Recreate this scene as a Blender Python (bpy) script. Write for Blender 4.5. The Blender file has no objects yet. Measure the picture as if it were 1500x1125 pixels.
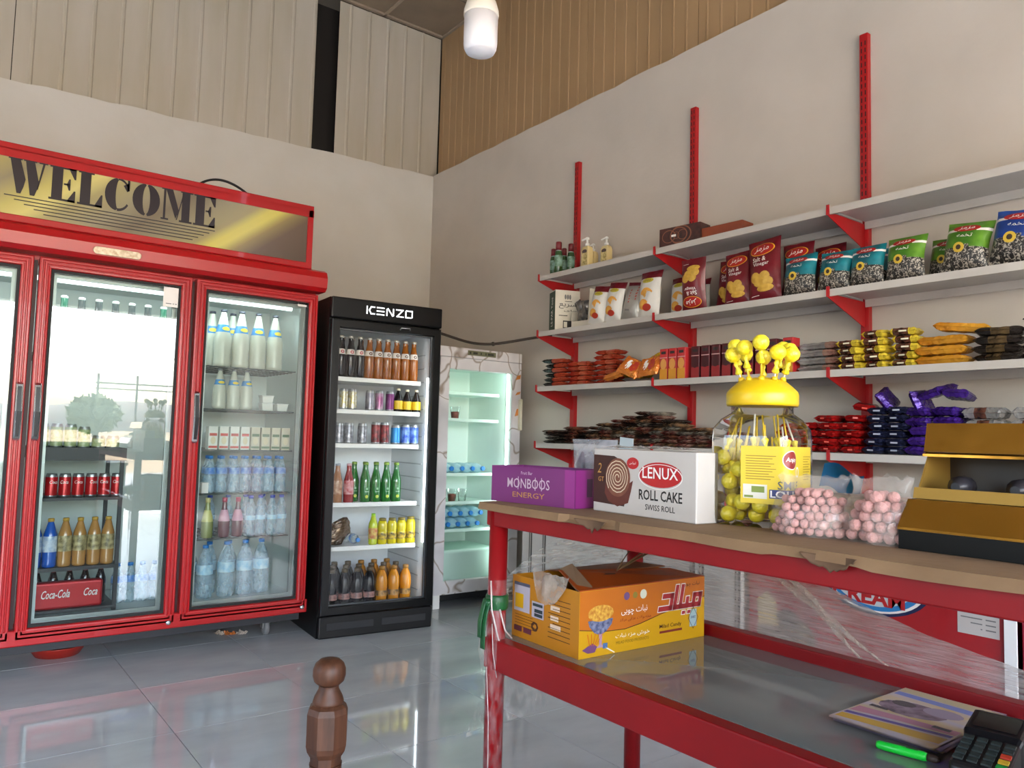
import bpy, math, random
from mathutils import Vector, Matrix, noise

# ------------------------------------------------------------------ camera, world, sun, exposure
SC = bpy.context.scene
COL = SC.collection
PI = math.pi
CAM_H = 1.15
YAW, PITCH, ROLL = math.radians(37.16), math.radians(3.958), math.radians(1.518)
_f = Vector((math.sin(YAW)*math.cos(PITCH), math.cos(YAW)*math.cos(PITCH), math.sin(PITCH)))
_r0 = Vector((math.cos(YAW), -math.sin(YAW), 0)); _u0 = _r0.cross(_f)
_r = _r0*math.cos(ROLL)+_u0*math.sin(ROLL); _u = -_r0*math.sin(ROLL)+_u0*math.cos(ROLL)
cam = bpy.data.cameras.new('camera'); cam.sensor_width = 36; cam.sensor_fit = 'HORIZONTAL'
cam.lens = 1127.73/1500*36; cam.clip_start = .05; cam.clip_end = 500
camo = bpy.data.objects.new('camera', cam); COL.objects.link(camo)
camo.matrix_world = Matrix(((_r.x, _u.x, -_f.x, 0), (_r.y, _u.y, -_f.y, 0), (_r.z, _u.z, -_f.z, CAM_H), (0, 0, 0, 1)))
SC.camera = camo

world = bpy.data.worlds.new('sky'); SC.world = world; world.use_nodes = True
wn = world.node_tree; wn.nodes.clear()
w_out = wn.nodes.new('ShaderNodeOutputWorld'); w_bg = wn.nodes.new('ShaderNodeBackground'); w_sky = wn.nodes.new('ShaderNodeTexSky')
w_sky.sky_type = 'NISHITA'; w_sky.sun_disc = False; w_sky.sun_elevation = math.radians(56); w_sky.sun_rotation = math.radians(200)
w_sky.air_density = 1.0; w_sky.dust_density = 3.0; w_sky.ozone_density = 1.0
w_bg.inputs['Strength'].default_value = 1.6
wn.links.new(w_sky.outputs[0], w_bg.inputs[0]); wn.links.new(w_bg.outputs[0], w_out.inputs[0])

sun = bpy.data.lights.new('sun', 'SUN'); sun.energy = 14.0; sun.angle = math.radians(.6); sun.color = (1, .98, .95)
suno = bpy.data.objects.new('sun', sun); COL.objects.link(suno)
_sd = Vector((.16, .53, -.83)).normalized()
suno.rotation_euler = _sd.to_track_quat('-Z', 'Y').to_euler(); suno.location = (-2, -8, 12)

# sampling portal filling the shop front opening (guides sky light in, gives none of its own)
portal = bpy.data.lights.new('opening_portal', 'AREA'); portal.shape = 'RECTANGLE'; portal.size = 6.2; portal.size_y = 2.75
portal.cycles.is_portal = True
porto = bpy.data.objects.new('opening_portal', portal); COL.objects.link(porto)
porto.location = (-.25, -3.32, 1.375); porto.rotation_euler = (PI/2, 0, 0)

portal2 = bpy.data.lights.new('added_window_portal', 'AREA'); portal2.shape = 'RECTANGLE'; portal2.size = 2.4; portal2.size_y = 1.5  # sampling portal for the added side window
portal2.cycles.is_portal = True
porto2 = bpy.data.objects.new('added_window_portal', portal2); COL.objects.link(porto2)
porto2.location = (-4.02, 2.2, 1.85); porto2.rotation_euler = (PI/2, 0, -PI/2)

SC.view_settings.view_transform = 'Standard'; SC.view_settings.look = 'None'
SC.view_settings.gamma = 1.0; SC.view_settings.use_curve_mapping = False
SC.view_settings.exposure = 0.92
cy = SC.cycles
cy.max_bounces = 12; cy.diffuse_bounces = 6; cy.glossy_bounces = 5; cy.transmission_bounces = 6; cy.transparent_max_bounces = 24
cy.caustics_reflective = False; cy.caustics_refractive = False; cy.sample_clamp_indirect = 6.0
cy.use_adaptive_sampling = True; cy.adaptive_threshold = .015

# ------------------------------------------------------------------ materials
def lin(h):
    if not isinstance(h, str): return tuple(h)
    h = h.lstrip('#')
    o = []
    for i in (0, 2, 4):
        c = int(h[i:i+2], 16)/255
        o.append(c/12.92 if c <= .04045 else ((c+.055)/1.055)**2.4)
    return tuple(o)
MATS = {}
def M(name, col='#808080', rough=.5, metal=0, spec=.5, coat=0, var=None, scale=8, stretch=(1, 1, 1), bump=0, bscale=60, emit=0, alpha=None, trans=0, sheen=0, detail=4):
    """principled material; var = second colour mixed in by noise"""
    if name in MATS: return MATS[name]
    m = bpy.data.materials.new(name); m.use_nodes = True; nt = m.node_tree
    p = nt.nodes['Principled BSDF']
    c = lin(col)
    p.inputs['Base Color'].default_value = (*c, 1)
    p.inputs['Roughness'].default_value = rough; p.inputs['Metallic'].default_value = metal
    p.inputs['Specular IOR Level'].default_value = spec; p.inputs['Coat Weight'].default_value = coat
    p.inputs['Transmission Weight'].default_value = trans
    if emit:
        p.inputs['Emission Color'].default_value = (*c, 1); p.inputs['Emission Strength'].default_value = emit
    if alpha is not None: p.inputs['Alpha'].default_value = alpha
    if var is not None or bump:
        tc = nt.nodes.new('ShaderNodeTexCoord'); mp = nt.nodes.new('ShaderNodeMapping')
        mp.inputs['Scale'].default_value = stretch
        nt.links.new(tc.outputs['Object'], mp.inputs[0])
    if var is not None:
        n = nt.nodes.new('ShaderNodeTexNoise'); n.inputs['Scale'].default_value = scale; n.inputs['Detail'].default_value = detail
        rp = nt.nodes.new('ShaderNodeValToRGB')
        rp.color_ramp.elements[0].position = .35; rp.color_ramp.elements[0].color = (*c, 1)
        rp.color_ramp.elements[1].position = .68; rp.color_ramp.elements[1].color = (*lin(var), 1)
        nt.links.new(mp.outputs[0], n.inputs['Vector']); nt.links.new(n.outputs['Fac'], rp.inputs[0]); nt.links.new(rp.outputs[0], p.inputs['Base Color'])
    if bump:
        n2 = nt.nodes.new('ShaderNodeTexNoise'); n2.inputs['Scale'].default_value = bscale; n2.inputs['Detail'].default_value = 3
        b = nt.nodes.new('ShaderNodeBump'); b.inputs['Strength'].default_value = bump; b.inputs['Distance'].default_value = .01
        nt.links.new(mp.outputs[0], n2.inputs['Vector']); nt.links.new(n2.outputs['Fac'], b.inputs['Height']); nt.links.new(b.outputs[0], p.inputs['Normal'])
    MATS[name] = m
    return m
def GLASS(name, tint='#ffffff', ior=1.5, gain=1.0, base=0.0, rough=0.0):
    """thin pane: light passes straight through, Fresnel share is mirrored"""
    if name in MATS: return MATS[name]
    m = bpy.data.materials.new(name); m.use_nodes = True; nt = m.node_tree; nt.nodes.clear()
    o = nt.nodes.new('ShaderNodeOutputMaterial'); t = nt.nodes.new('ShaderNodeBsdfTransparent'); g = nt.nodes.new('ShaderNodeBsdfGlossy')
    fr = nt.nodes.new('ShaderNodeFresnel'); fr.inputs[0].default_value = ior
    ma = nt.nodes.new('ShaderNodeMath'); ma.operation = 'MULTIPLY_ADD'; ma.inputs[1].default_value = gain; ma.inputs[2].default_value = base; ma.use_clamp = True
    mx = nt.nodes.new('ShaderNodeMixShader')
    t.inputs[0].default_value = (*lin(tint), 1); g.inputs['Roughness'].default_value = rough; g.inputs[0].default_value = (1, 1, 1, 1)
    nt.links.new(fr.outputs[0], ma.inputs[0]); nt.links.new(ma.outputs[0], mx.inputs[0])
    nt.links.new(t.outputs[0], mx.inputs[1]); nt.links.new(g.outputs[0], mx.inputs[2]); nt.links.new(mx.outputs[0], o.inputs[0])
    MATS[name] = m
    return m
def FILM(name, col='#d8d4d0', dens=.35, streak=.25, scale=6, stretch=(1, 12, 12), rough=.25):
    """crumpled clear plastic: transparent with milky streaks and a gloss"""
    if name in MATS: return MATS[name]
    m = bpy.data.materials.new(name); m.use_nodes = True; nt = m.node_tree; nt.nodes.clear()
    N = nt.nodes.new; L = nt.links.new
    o = N('ShaderNodeOutputMaterial'); t = N('ShaderNodeBsdfTransparent'); p = N('ShaderNodeBsdfPrincipled'); mx = N('ShaderNodeMixShader')
    p.inputs['Base Color'].default_value = (*lin(col), 1); p.inputs['Roughness'].default_value = rough; p.inputs['Specular IOR Level'].default_value = .8
    tc = N('ShaderNodeTexCoord'); mp = N('ShaderNodeMapping'); mp.inputs['Scale'].default_value = stretch
    n = N('ShaderNodeTexNoise'); n.inputs['Scale'].default_value = scale; n.inputs['Detail'].default_value = 5
    mr = N('ShaderNodeMapRange'); mr.inputs['From Min'].default_value = .35; mr.inputs['From Max'].default_value = .72
    mr.inputs['To Min'].default_value = dens-streak*.5; mr.inputs['To Max'].default_value = dens+streak
    b = N('ShaderNodeBump'); b.inputs['Strength'].default_value = .5; b.inputs['Distance'].default_value = .02
    L(tc.outputs['Object'], mp.inputs[0]); L(mp.outputs[0], n.inputs['Vector']); L(n.outputs['Fac'], mr.inputs[0]); L(mr.outputs[0], mx.inputs[0])
    L(n.outputs['Fac'], b.inputs['Height']); L(b.outputs[0], p.inputs['Normal'])
    L(t.outputs[0], mx.inputs[1]); L(p.outputs[0], mx.inputs[2]); L(mx.outputs[0], o.inputs[0])
    MATS[name] = m
    return m

# ------------------------------------------------------------------ mesh helpers
class MB:
    def __init__(s, org=(0, 0, 0)):
        s.v = []; s.f = []; s.m = []; s.o = Vector(org); s.smooth = []
    def face(s, idx, mi=0, sm=False): s.f.append(tuple(idx)); s.m.append(mi); s.smooth.append(sm)
    def pts(s, L):
        b = len(s.v); s.v += [tuple(Vector(p)-s.o) for p in L]; return b
    def box(s, x0, y0, z0, x1, y1, z1, mi=0):
        b = s.pts([(x, y, z) for z in (z0, z1) for y in (y0, y1) for x in (x0, x1)])
        for q in ((0, 2, 3, 1), (4, 5, 7, 6), (0, 1, 5, 4), (2, 6, 7, 3), (0, 4, 6, 2), (1, 3, 7, 5)): s.face([b+i for i in q], mi)
        return s
    def hexa(s, P, mi=0):
        """8 points: bottom ring 4, top ring 4 (ccw seen from above)"""
        b = s.pts(P)
        for q in ((3, 2, 1, 0), (4, 5, 6, 7), (0, 1, 5, 4), (1, 2, 6, 5), (2, 3, 7, 6), (3, 0, 4, 7)): s.face([b+i for i in q], mi)
        return s
    def rings(s, R, mi=0, cap0=True, cap1=True, sm=True, mats=None):
        """loft closed rings of equal length"""
        n = len(R[0]); bs = [s.pts(r) for r in R]
        for k in range(len(R)-1):
            mm = mats[k] if mats else mi
            for i in range(n):
                j = (i+1) % n
                s.face((bs[k]+i, bs[k]+j, bs[k+1]+j, bs[k+1]+i), mm, sm)
        if cap0: s.face([bs[0]+i for i in reversed(range(n))], mats[0] if mats else mi)
        if cap1: s.face([bs[-1]+i for i in range(n)], mats[-1] if mats else mi)
        return s
    def lathe(s, prof, n=16, c=(0, 0, 0), mi=0, sm=True, axis='z', mats=None, cap0=True, cap1=True):
        R = []
        for r, h in prof:
            ring = []
            for i in range(n):
                a = 2*PI*i/n; x, y = r*math.cos(a), r*math.sin(a)
                p = (x, y, h) if axis == 'z' else ((x, -h, y) if axis == 'y' else (h, x, y))
                ring.append((c[0]+p[0], c[1]+p[1], c[2]+p[2]))
            R.append(ring)
        return s.rings(R, mi, cap0, cap1, sm, mats)
    def tube(s, P, r, n=8, mi=0, sm=True):
        P = [Vector(p) for p in P]; R = []
        up = Vector((0, 0, 1))
        for i, p in enumerate(P):
            d = (P[min(i+1, len(P)-1)]-P[max(i-1, 0)]).normalized()
            a = d.cross(up)
            if a.length < .05: a = d.cross(Vector((1, 0, 0)))
            a.normalize(); b = d.cross(a)
            rr = r[i] if isinstance(r, (list, tuple)) else r
            R.append([p+a*rr*math.cos(2*PI*k/n)+b*rr*math.sin(2*PI*k/n) for k in range(n)])
        return s.rings(R, mi, True, True, sm)
    def prism(s, poly, fn0, fn1, mi=0):
        """2D polygon mapped by two functions to two parallel faces"""
        n = len(poly); a = s.pts([fn0(*p) for p in poly]); b = s.pts([fn1(*p) for p in poly])
        s.face([a+i for i in reversed(range(n))], mi); s.face([b+i for i in range(n)], mi)
        for i in range(n):
            j = (i+1) % n; s.face((a+i, a+j, b+j, b+i), mi)
        return s
    def grid(s, fn, nu, nv, mi=0, sm=True, mfn=None):
        b = s.pts([fn(i/nu, j/nv) for j in range(nv+1) for i in range(nu+1)])
        for j in range(nv):
            for i in range(nu):
                q = b+j*(nu+1)+i
                s.face((q, q+1, q+nu+2, q+nu+1), mfn((i+.5)/nu, (j+.5)/nv) if mfn else mi, sm)
        return s
    def frame(s, x0, x1, z0, z1, prof, y, mi=0):
        """mitred rectangular frame in the xz plane; prof = [(inset, dy)]"""
        R = [[(x0+d, y+h, z0+d), (x1-d, y+h, z0+d), (x1-d, y+h, z1-d), (x0+d, y+h, z1-d)] for d, h in prof]
        return s.rings(R, mi, False, False, False)
    def build(s, name, mats, parent=None, loc=(0, 0, 0), rot=(0, 0, 0), bevel=0, seg=2, solid=0, subs=0, fix=True):
        me = bpy.data.meshes.new(name); me.from_pydata(s.v, [], s.f)
        for m in (mats if isinstance(mats, (list, tuple)) else [mats]): me.materials.append(m)
        me.polygons.foreach_set('material_index', s.m); me.polygons.foreach_set('use_smooth', s.smooth)
        me.update()
        o = bpy.data.objects.new(name, me); COL.objects.link(o)
        o.location = loc; o.rotation_euler = rot
        if parent: o.parent = parent
        if solid:
            q = o.modifiers.new('solid', 'SOLIDIFY'); q.thickness = solid
        if bevel:
            q = o.modifiers.new('bevel', 'BEVEL'); q.width = bevel; q.segments = seg; q.limit_method = 'ANGLE'; q.angle_limit = math.radians(40)
        if subs:
            q = o.modifiers.new('sub', 'SUBSURF'); q.levels = subs; q.render_levels = subs
        return o
def tag(o, label, cat, group=None, kind=None):
    o['label'] = label; o['category'] = cat
    if group: o['group'] = group
    if kind: o['kind'] = kind
    return o
def struct(o, label=None):
    o['kind'] = 'structure'
    if label: o['label'] = label
    return o
def thing(name, label, cat, loc=(0, 0, 0), rz=0, group=None, rot=None):
    o = bpy.data.objects.new(name, None); COL.objects.link(o); o.empty_display_size = .05
    o.location = loc; o.rotation_euler = rot if rot else (0, 0, rz)
    return tag(o, label, cat, group)
def dup(root, label, loc, rz=0, group=None, rot=None, sc=None):
    r = root.copy(); COL.objects.link(r); r.location = loc; r.rotation_euler = rot if rot else (0, 0, rz)
    if sc: r.scale = sc if isinstance(sc, (tuple, list)) else (sc, sc, sc)
    r['label'] = label
    if group: r['group'] = group
    for ch in root.children:
        c = ch.copy(); COL.objects.link(c); c.parent = r
        for g in ch.children:
            d = g.copy(); COL.objects.link(d); d.parent = c
    return r
class Proto:
    """first use places the built thing itself, later uses place copies of it"""
    def __init__(s, maker): s.maker = maker; s.root = None
    def at(s, label, loc, rz=0, group=None, rot=None, sc=None):
        if s.root is None:
            s.root = s.maker(); r = s.root; r.location = loc; r.rotation_euler = rot if rot else (0, 0, rz); r['label'] = label
            if sc: r.scale = sc if isinstance(sc, (tuple, list)) else (sc, sc, sc)
            if group: r['group'] = group
            return r
        return dup(s.root, label, loc, rz, group, rot, sc)
ORD = ['first', 'second', 'third', 'fourth', 'fifth', 'sixth', 'seventh', 'eighth', 'ninth', 'tenth', 'eleventh', 'twelfth', 'thirteenth', 'fourteenth', 'fifteenth', 'sixteenth', 'seventeenth', 'eighteenth', 'nineteenth', 'twentieth']
def nth(i, n):
    if i == 0: return 'leftmost'
    if i == n-1: return 'rightmost'
    return ORD[i] + ' from the left'

# ------------------------------------------------------------------ lettering and flat print
AR = {'ا': (0xFE8D, 0), 'ب': (0xFE8F, 1), 'پ': (0xFB56, 1), 'ت': (0xFE95, 1), 'ج': (0xFE9D, 1), 'چ': (0xFB7A, 1), 'خ': (0xFEA5, 1), 'د': (0xFEA9, 0), 'ر': (0xFEAD, 0),
      'ز': (0xFEAF, 0), 'س': (0xFEB1, 1), 'ش': (0xFEB5, 1), 'ص': (0xFEB9, 1), 'ع': (0xFEC9, 1), 'ف': (0xFED1, 1), 'ق': (0xFED5, 1), 'ک': (0xFB8E, 1), 'گ': (0xFB92, 1), 'ل': (0xFEDD, 1),
      'م': (0xFEE1, 1), 'ن': (0xFEE5, 1), 'ه': (0xFEE9, 1), 'و': (0xFEED, 0), 'ی': (0xFBFC, 1)}
def shape_ar(t):
    if not any(c in AR for c in t): return t
    t = t.replace('لا', '\u0001'); out = []
    J = dict(AR); J['\u0001'] = (0xFEFB, 0)
    for i, c in enumerate(t):
        if c not in J: out.append(c); continue
        b, dual = J[c]
        prev = i > 0 and t[i-1] in J and J[t[i-1]][1]
        nxt = i+1 < len(t) and t[i+1] in J and dual
        out.append(chr(b + (3 if prev and nxt else 2 if nxt else 1 if prev else 0)))
    return ''.join(reversed(out))
_T = {}
def text2d(t, bold=0.0, shear=0.0):
    k = (t, bold, shear)
    if k not in _T:
        c = bpy.data.curves.new('letters', 'FONT'); c.body = shape_ar(t); c.resolution_u = 2; c.offset = bold; c.shear = shear
        o = bpy.data.objects.new('letters', c); me = bpy.data.meshes.new_from_object(o)
        v = [(p.co.x, p.co.y) for p in me.vertices]; f = [tuple(p.vertices) for p in me.polygons]
        bpy.data.objects.remove(o); bpy.data.meshes.remove(me); bpy.data.curves.remove(c)
        x0 = min(p[0] for p in v); x1 = max(p[0] for p in v); y0 = min(p[1] for p in v); y1 = max(p[1] for p in v)
        _T[k] = ([((x-x0)/(x1-x0)-.5, (y-y0)/(y1-y0)-.5) for x, y in v], f)
    return _T[k]
def TXT(t, cx, cy, w, h, bold=0.0, shear=0.0, rot=0):
    v, f = text2d(t, bold, shear); ca, sa = math.cos(rot), math.sin(rot)
    return [(cx+x*w*ca-y*h*sa, cy+x*w*sa+y*h*ca) for x, y in v], f
def ELL(cx, cy, rx, ry, n=20, r0=0):
    if r0:
        v = [(cx+rx*k*math.cos(2*PI*i/n), cy+ry*k*math.sin(2*PI*i/n)) for k in (r0, 1) for i in range(n)]
        return v, [(i, n+i, n+(i+1) % n, (i+1) % n) for i in range(n)]
    v = [(cx, cy)]+[(cx+rx*k*math.cos(2*PI*i/n), cy+ry*k*math.sin(2*PI*i/n)) for k in (.55, 1) for i in range(n)]
    f = [(0, 1+i, 1+(i+1) % n) for i in range(n)]+[(1+i, 1+n+i, 1+n+(i+1) % n, 1+(i+1) % n) for i in range(n)]
    return v, f
def RECT(x0, y0, x1, y1, nx=1, ny=1):
    v = [(x0+(x1-x0)*i/nx, y0+(y1-y0)*j/ny) for j in range(ny+1) for i in range(nx+1)]
    return v, [(j*(nx+1)+i, j*(nx+1)+i+1, (j+1)*(nx+1)+i+1, (j+1)*(nx+1)+i) for j in range(ny) for i in range(nx)]
def POLY(p): return list(p), [tuple(range(len(p)))]
def JOIN(*S):
    v = []; f = []
    for a, b in S:
        k = len(v); v += a; f += [tuple(k+i for i in q) for q in b]
    return v, f
def put(name, shp, S, mat, parent, label=None):
    b = MB(); i = b.pts([S(x, y) for x, y in shp[0]])
    for q in shp[1]: b.face([i+k for k in q], 0, True)
    o = b.build(name, mat, parent)
    if label: o['label'] = label
    return o
def front_S(y, off=.0006): return lambda u, v: (u, y-off, v)          # faces -y
def left_S(x, off=.0006): return lambda u, v: (x-off, -u, v)          # faces -x, u to the right as seen
def cyl_S(r, off=.0008):                                              # wraps round a bottle, front at -y
    return lambda u, v: ((r+off)*math.sin(u/r), -(r+off)*math.cos(u/r), v)

# ------------------------------------------------------------------ the room
XW, YW, XL, YF, ZC = 3.5, 5.87, -4.0, -3.3, 4.83
plaster_b = M('plaster_cream', '#cac8c1', .75, var='#c3c0b7', scale=2.2, bump=.12, bscale=25)
plaster_r = M('plaster_grey', '#c0b8ae', .7, var='#b7afa5', scale=2.0, bump=.12, bscale=25)
dark_wall = M('dark_blockwork', '#1c1712', .9)
sheet_b = M('beige_sheet', '#b8b2a6', .5, var='#ada593', scale=1.5, stretch=(3, 3, .5))
sheet_r = M('brown_sheet', '#a58763', .5, var='#9a7d5a', scale=1.5, stretch=(3, 3, .5))

def tile_mat():
    m = M('glossy_floor_tile', '#b9bec1', .05, spec=.62, var='#aab0b3', scale=2.6, stretch=(1, 2.2, 1), detail=6)
    return m
fl = MB(); fl.box(XL-.2, YF-.2, -.2, XW+.2, YW+.2, -.012)
floor = struct(fl.build('floor', M('tile_grout', '#6d6a66', .8)), 'glossy pale grey tiled shop floor')
full = None
x = 2.022-.6*11
while x < XW:
    y = 3.745-.6*12
    while y < YW:
        a, b_, c, d = max(x, XL)+.0016, min(x+.6, XW)-.0016, max(y, YF)+.0016, min(y+.6, YW)-.0016
        if b_-a > .02 and d-c > .02:
            if b_-a > .59 and d-c > .59:
                if full is None:
                    full = MB(); full.box(0, 0, -.012, .5968, .5968, 0); fo = full.build('tile', tile_mat(), floor, (a, c, 0)); full = fo
                else:
                    o = full.copy(); COL.objects.link(o); o.location = (a, c, 0)
            else:
                t = MB(); t.box(0, 0, -.012, b_-a, d-c, 0); t.build('tile', tile_mat(), floor, (a, c, 0))
        y += .6
    x += .6

def ragged_wall(name, P0, P1, nrm, z0, z1, mat, label, thick=.1, seed=0, n=60):
    """plaster wall standing from P0 to P1, its upper edge slightly ragged"""
    b = MB(); P0 = Vector(P0); P1 = Vector(P1); nrm = Vector(nrm); rr = random.Random(seed)
    R = []
    for i in range(n+1):
        t = i/n; p = P0.lerp(P1, t); zt = z0+(z1-z0)*t+rr.uniform(-.007, .007)
        q = p+nrm*thick
        R.append([(p.x, p.y, 0), (q.x, q.y, 0), (q.x, q.y, zt), (p.x, p.y, zt)])
    b.rings(R, 0, True, True, False)
    return struct(b.build(name, mat), label)
ragged_wall('wall_back', (XL, YW, 0), (XW, YW, 0), (0, 1, 0), 3.26, 3.475, plaster_b, 'cream plastered back wall behind the drink coolers', seed=1)
ragged_wall('wall_right', (XW, YF, 0), (XW, YW, 0), (1, 0, 0), 3.53, 3.475, plaster_r, 'grey plastered side wall carrying the red shelving', seed=2)
b = MB(); b.box(XL-.2, YF, 0, XL, YW, 1.1); b.box(XL-.2, YF, 2.6, XL, YW, ZC); b.box(XL-.2, YF, 1.1, XL, 1.0, 2.6); b.box(XL-.2, 3.4, 1.1, XL, YW, 2.6)  # window opening added in this unseen wall to let in more fill light
struct(b.build('wall_left', plaster_b), 'plastered side wall with an added wide window, outside the picture')
b = MB(); i = b.pts([(XL-.1, 1.0, 1.1), (XL-.1, 3.4, 1.1), (XL-.1, 3.4, 2.6), (XL-.1, 1.0, 2.6)]); b.face((i, i+1, i+2, i+3)); w1 = struct(b.build('added_window', GLASS('added_window_glass', '#ffffff', 1.5, 1.0, 0)), 'wide side window added for fill light')
for y_ in (1.0, 2.18, 3.36):
    b = MB(); b.box(XL-.13, y_, 1.1, XL-.07, y_+.04, 2.6); b.build('added_window_frame', M('added_window_alu', '#8a8d90', .4, metal=.6), w1)
b = MB(); b.box(XL, YF-.2, 2.75, XW+.1, YF, ZC); b.box(2.85, YF-.2, 0, XW+.1, YF, 2.75); b.box(XL, YF-.2, 0, -3.35, YF, 2.75)
struct(b.build('wall_front', plaster_r), 'front wall with the wide shop opening')
b = MB(); b.box(XL, YW+.28, 3.2, XW+.4, YW+.38, ZC); b.box(XW+.28, YF, 3.2, XW+.38, YW+.3, ZC)
struct(b.build('wall_behind_sheets', dark_wall), 'dark blockwork seen through the gap between the sheets')

def sheet(p0, p1, out, z0, z1, pitch, mat, parent, rib=.006, ribw=.03):
    """vertical cladding sheet with raised ribs"""
    p0 = Vector(p0); p1 = Vector(p1); out = Vector(out); L = (p1-p0).length; d = (p1-p0)/L
    prof = [(0, 0)]; s = pitch*.5
    while s+ribw < L:
        prof += [(s, 0), (s+ribw*.3, rib), (s+ribw*.7, rib), (s+ribw, 0)]; s += pitch
    prof.append((L, 0))
    b = MB(p0)
    f = [p0+d*a+out*h for a, h in prof]; k = [p-out*.004 for p in f]
    R = [[(a.x, a.y, z0), (a.x, a.y, z1), (c.x, c.y, z1), (c.x, c.y, z0)] for a, c in zip(f, k)]
    b.rings(R, 0, True, True, False)
    return b.build('cladding_sheet', mat, parent, p0)
ub = struct(bpy.data.objects.new('wall_upper_back', None), 'ribbed beige cladding above the cream wall'); COL.objects.link(ub)
for a, c in ((-4.0, -1.9), (-1.895, .3), (.305, 2.385), (2.585, 3.59)):
    sheet((a, YW+.1, 0), (c, YW+.1, 0), (0, -1, 0), 3.2, ZC-.01, .178, sheet_b, ub)
ur = struct(bpy.data.objects.new('wall_upper_right', None), 'ribbed brown cladding above the shelving wall'); COL.objects.link(ur)
y = YW+.09
while y > YF+.5:
    sheet((XW+.1, y, 0), (XW+.1, y-.995, 0), (-1, 0, 0), 3.2, ZC-.01, .105, sheet_r, ur, rib=.0035, ribw=.02)
    y -= 1.0
# suspended ceiling: panels between grid bars
b = MB(); b.box(XL-.2, YF-.2, ZC+.03, XW+.4, YW+.4, ZC+.13)
ceil = struct(b.build('ceiling', M('ceiling_slab', '#6a5f52', .9)), 'dim brown suspended ceiling')
cp = M('ceiling_panel', '#8a7b69', .8, var='#7d6f5e', scale=3); cb = M('ceiling_bar', '#a08f7c', .5)
b = MB()
for i in range(14): b.box(XW+.085-.6*i, YF, ZC, XW+.11-.6*i, YW+.1, ZC+.02)
b.box(XL, YW+.07, ZC, XW+.1, YW+.1, ZC+.02)
b.build('ceiling_grid', cb, ceil)
pan = None
for i in range(12):
    for j in range(15):
        loc = (XW+.1-.6*(i+1)-.0, YW+.07-.6*(j+1), ZC+.012)
        if loc[0] < XL or loc[1] < YF: continue
        if pan is None:
            b = MB(); b.box(.012, .008, 0, .585, .592, .012); pan = b.build('ceiling_panel', cp, ceil, loc)
        else:
            o = pan.copy(); COL.objects.link(o); o.location = loc

# outside, seen as reflections in the glass doors
gr = MB(); gr.box(-60, -14, -.25, 60, YF-.2, -.06); gr.box(-60, YF-.2, -.25, XL-.2, 40, -.06); struct(gr.build('ground_concrete', M('sunlit_concrete', '#b2b0aa', .85, var='#a3a19b', scale=.6)), 'pale concrete forecourt')
gr = MB(); gr.box(-200, -260, -.3, 200, -14, -.1); struct(gr.build('ground_earth', M('dry_earth', '#c2a780', .9, var='#a98f68', scale=.15)), 'dry sandy ground')
b = MB(); rr = random.Random(5)
def hill(u, v):
    xx = -220+440*u; h = 9+5*noise.noise(Vector((u*6, 1, 0)))+3*noise.noise(Vector((u*19, 4, 0)))
    return (xx, -240-10*v, -1+h*math.sin(v*PI*.5))
b.grid(hill, 80, 6); struct(b.build('hills', M('hazy_hills', '#a79a90', .95)), 'low hazy hills on the horizon')
def tree(loc, h, seed):
    t = thing('tree', 'green roadside tree, %s, reflected in the cooler doors' % ('taller' if seed == 1 else 'shorter'), 'tree', loc)
    b = MB(); b.tube([(0, 0, 0), (.1, 0, h*.3), (0, .1, h*.6)], [.16, .12, .06], 7); b.build('trunk', M('bark', '#5d4a38', .9), t)
    rr = random.Random(seed); b = MB()
    for k in range(900):
        th = rr.uniform(0, 2*PI); ph = math.acos(rr.uniform(-1, 1)); q = h*.34*rr.uniform(.5, 1)
        c = Vector((q*math.sin(ph)*math.cos(th), q*math.sin(ph)*math.sin(th), h*.66+q*.8*math.cos(ph)))
        a = Vector((rr.uniform(-1, 1), rr.uniform(-1, 1), rr.uniform(-1, 1))).normalized()*.22; e = a.cross(Vector((rr.uniform(-1, 1), .3, rr.uniform(-1, 1)))).normalized()*.12
        i = b.pts([c-a, c+e, c+a, c-e]); b.face((i, i+1, i+2, i+3))
    f = b.build('foliage', M('tree_leaf', '#56652f', .7, var='#3c4d24', scale=2), t); f['kind'] = 'stuff'
tree((10.5, -26, -.1), 3.6, 1); tree((5.0, -24, -.1), 2.6, 2)
g = thing('steel_gantry', 'thin grey steel pole frame standing across the dry field', 'gantry', (8.2, -30, -.1))
st = M('weathered_steel', '#6b6560', .6)
for px_ in (-2.2, -.6, 1.0, 2.4):
    b = MB(); b.tube([(px_, 0, 0), (px_, 0, 3.6 if px_ != 1.0 else 4.6)], .05, 6); b.build('pole', st, g)
b = MB(); b.tube([(-2.3, 0, 3.2), (2.5, 0, 3.2)], .04, 6); b.tube([(-2.3, 0, 2.95), (2.5, 0, 2.95)], .03, 6); b.tube([(.9, 0, 4.5), (2.8, 0, 4.5)], .03, 6); b.build('crossbar', st, g)

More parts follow.
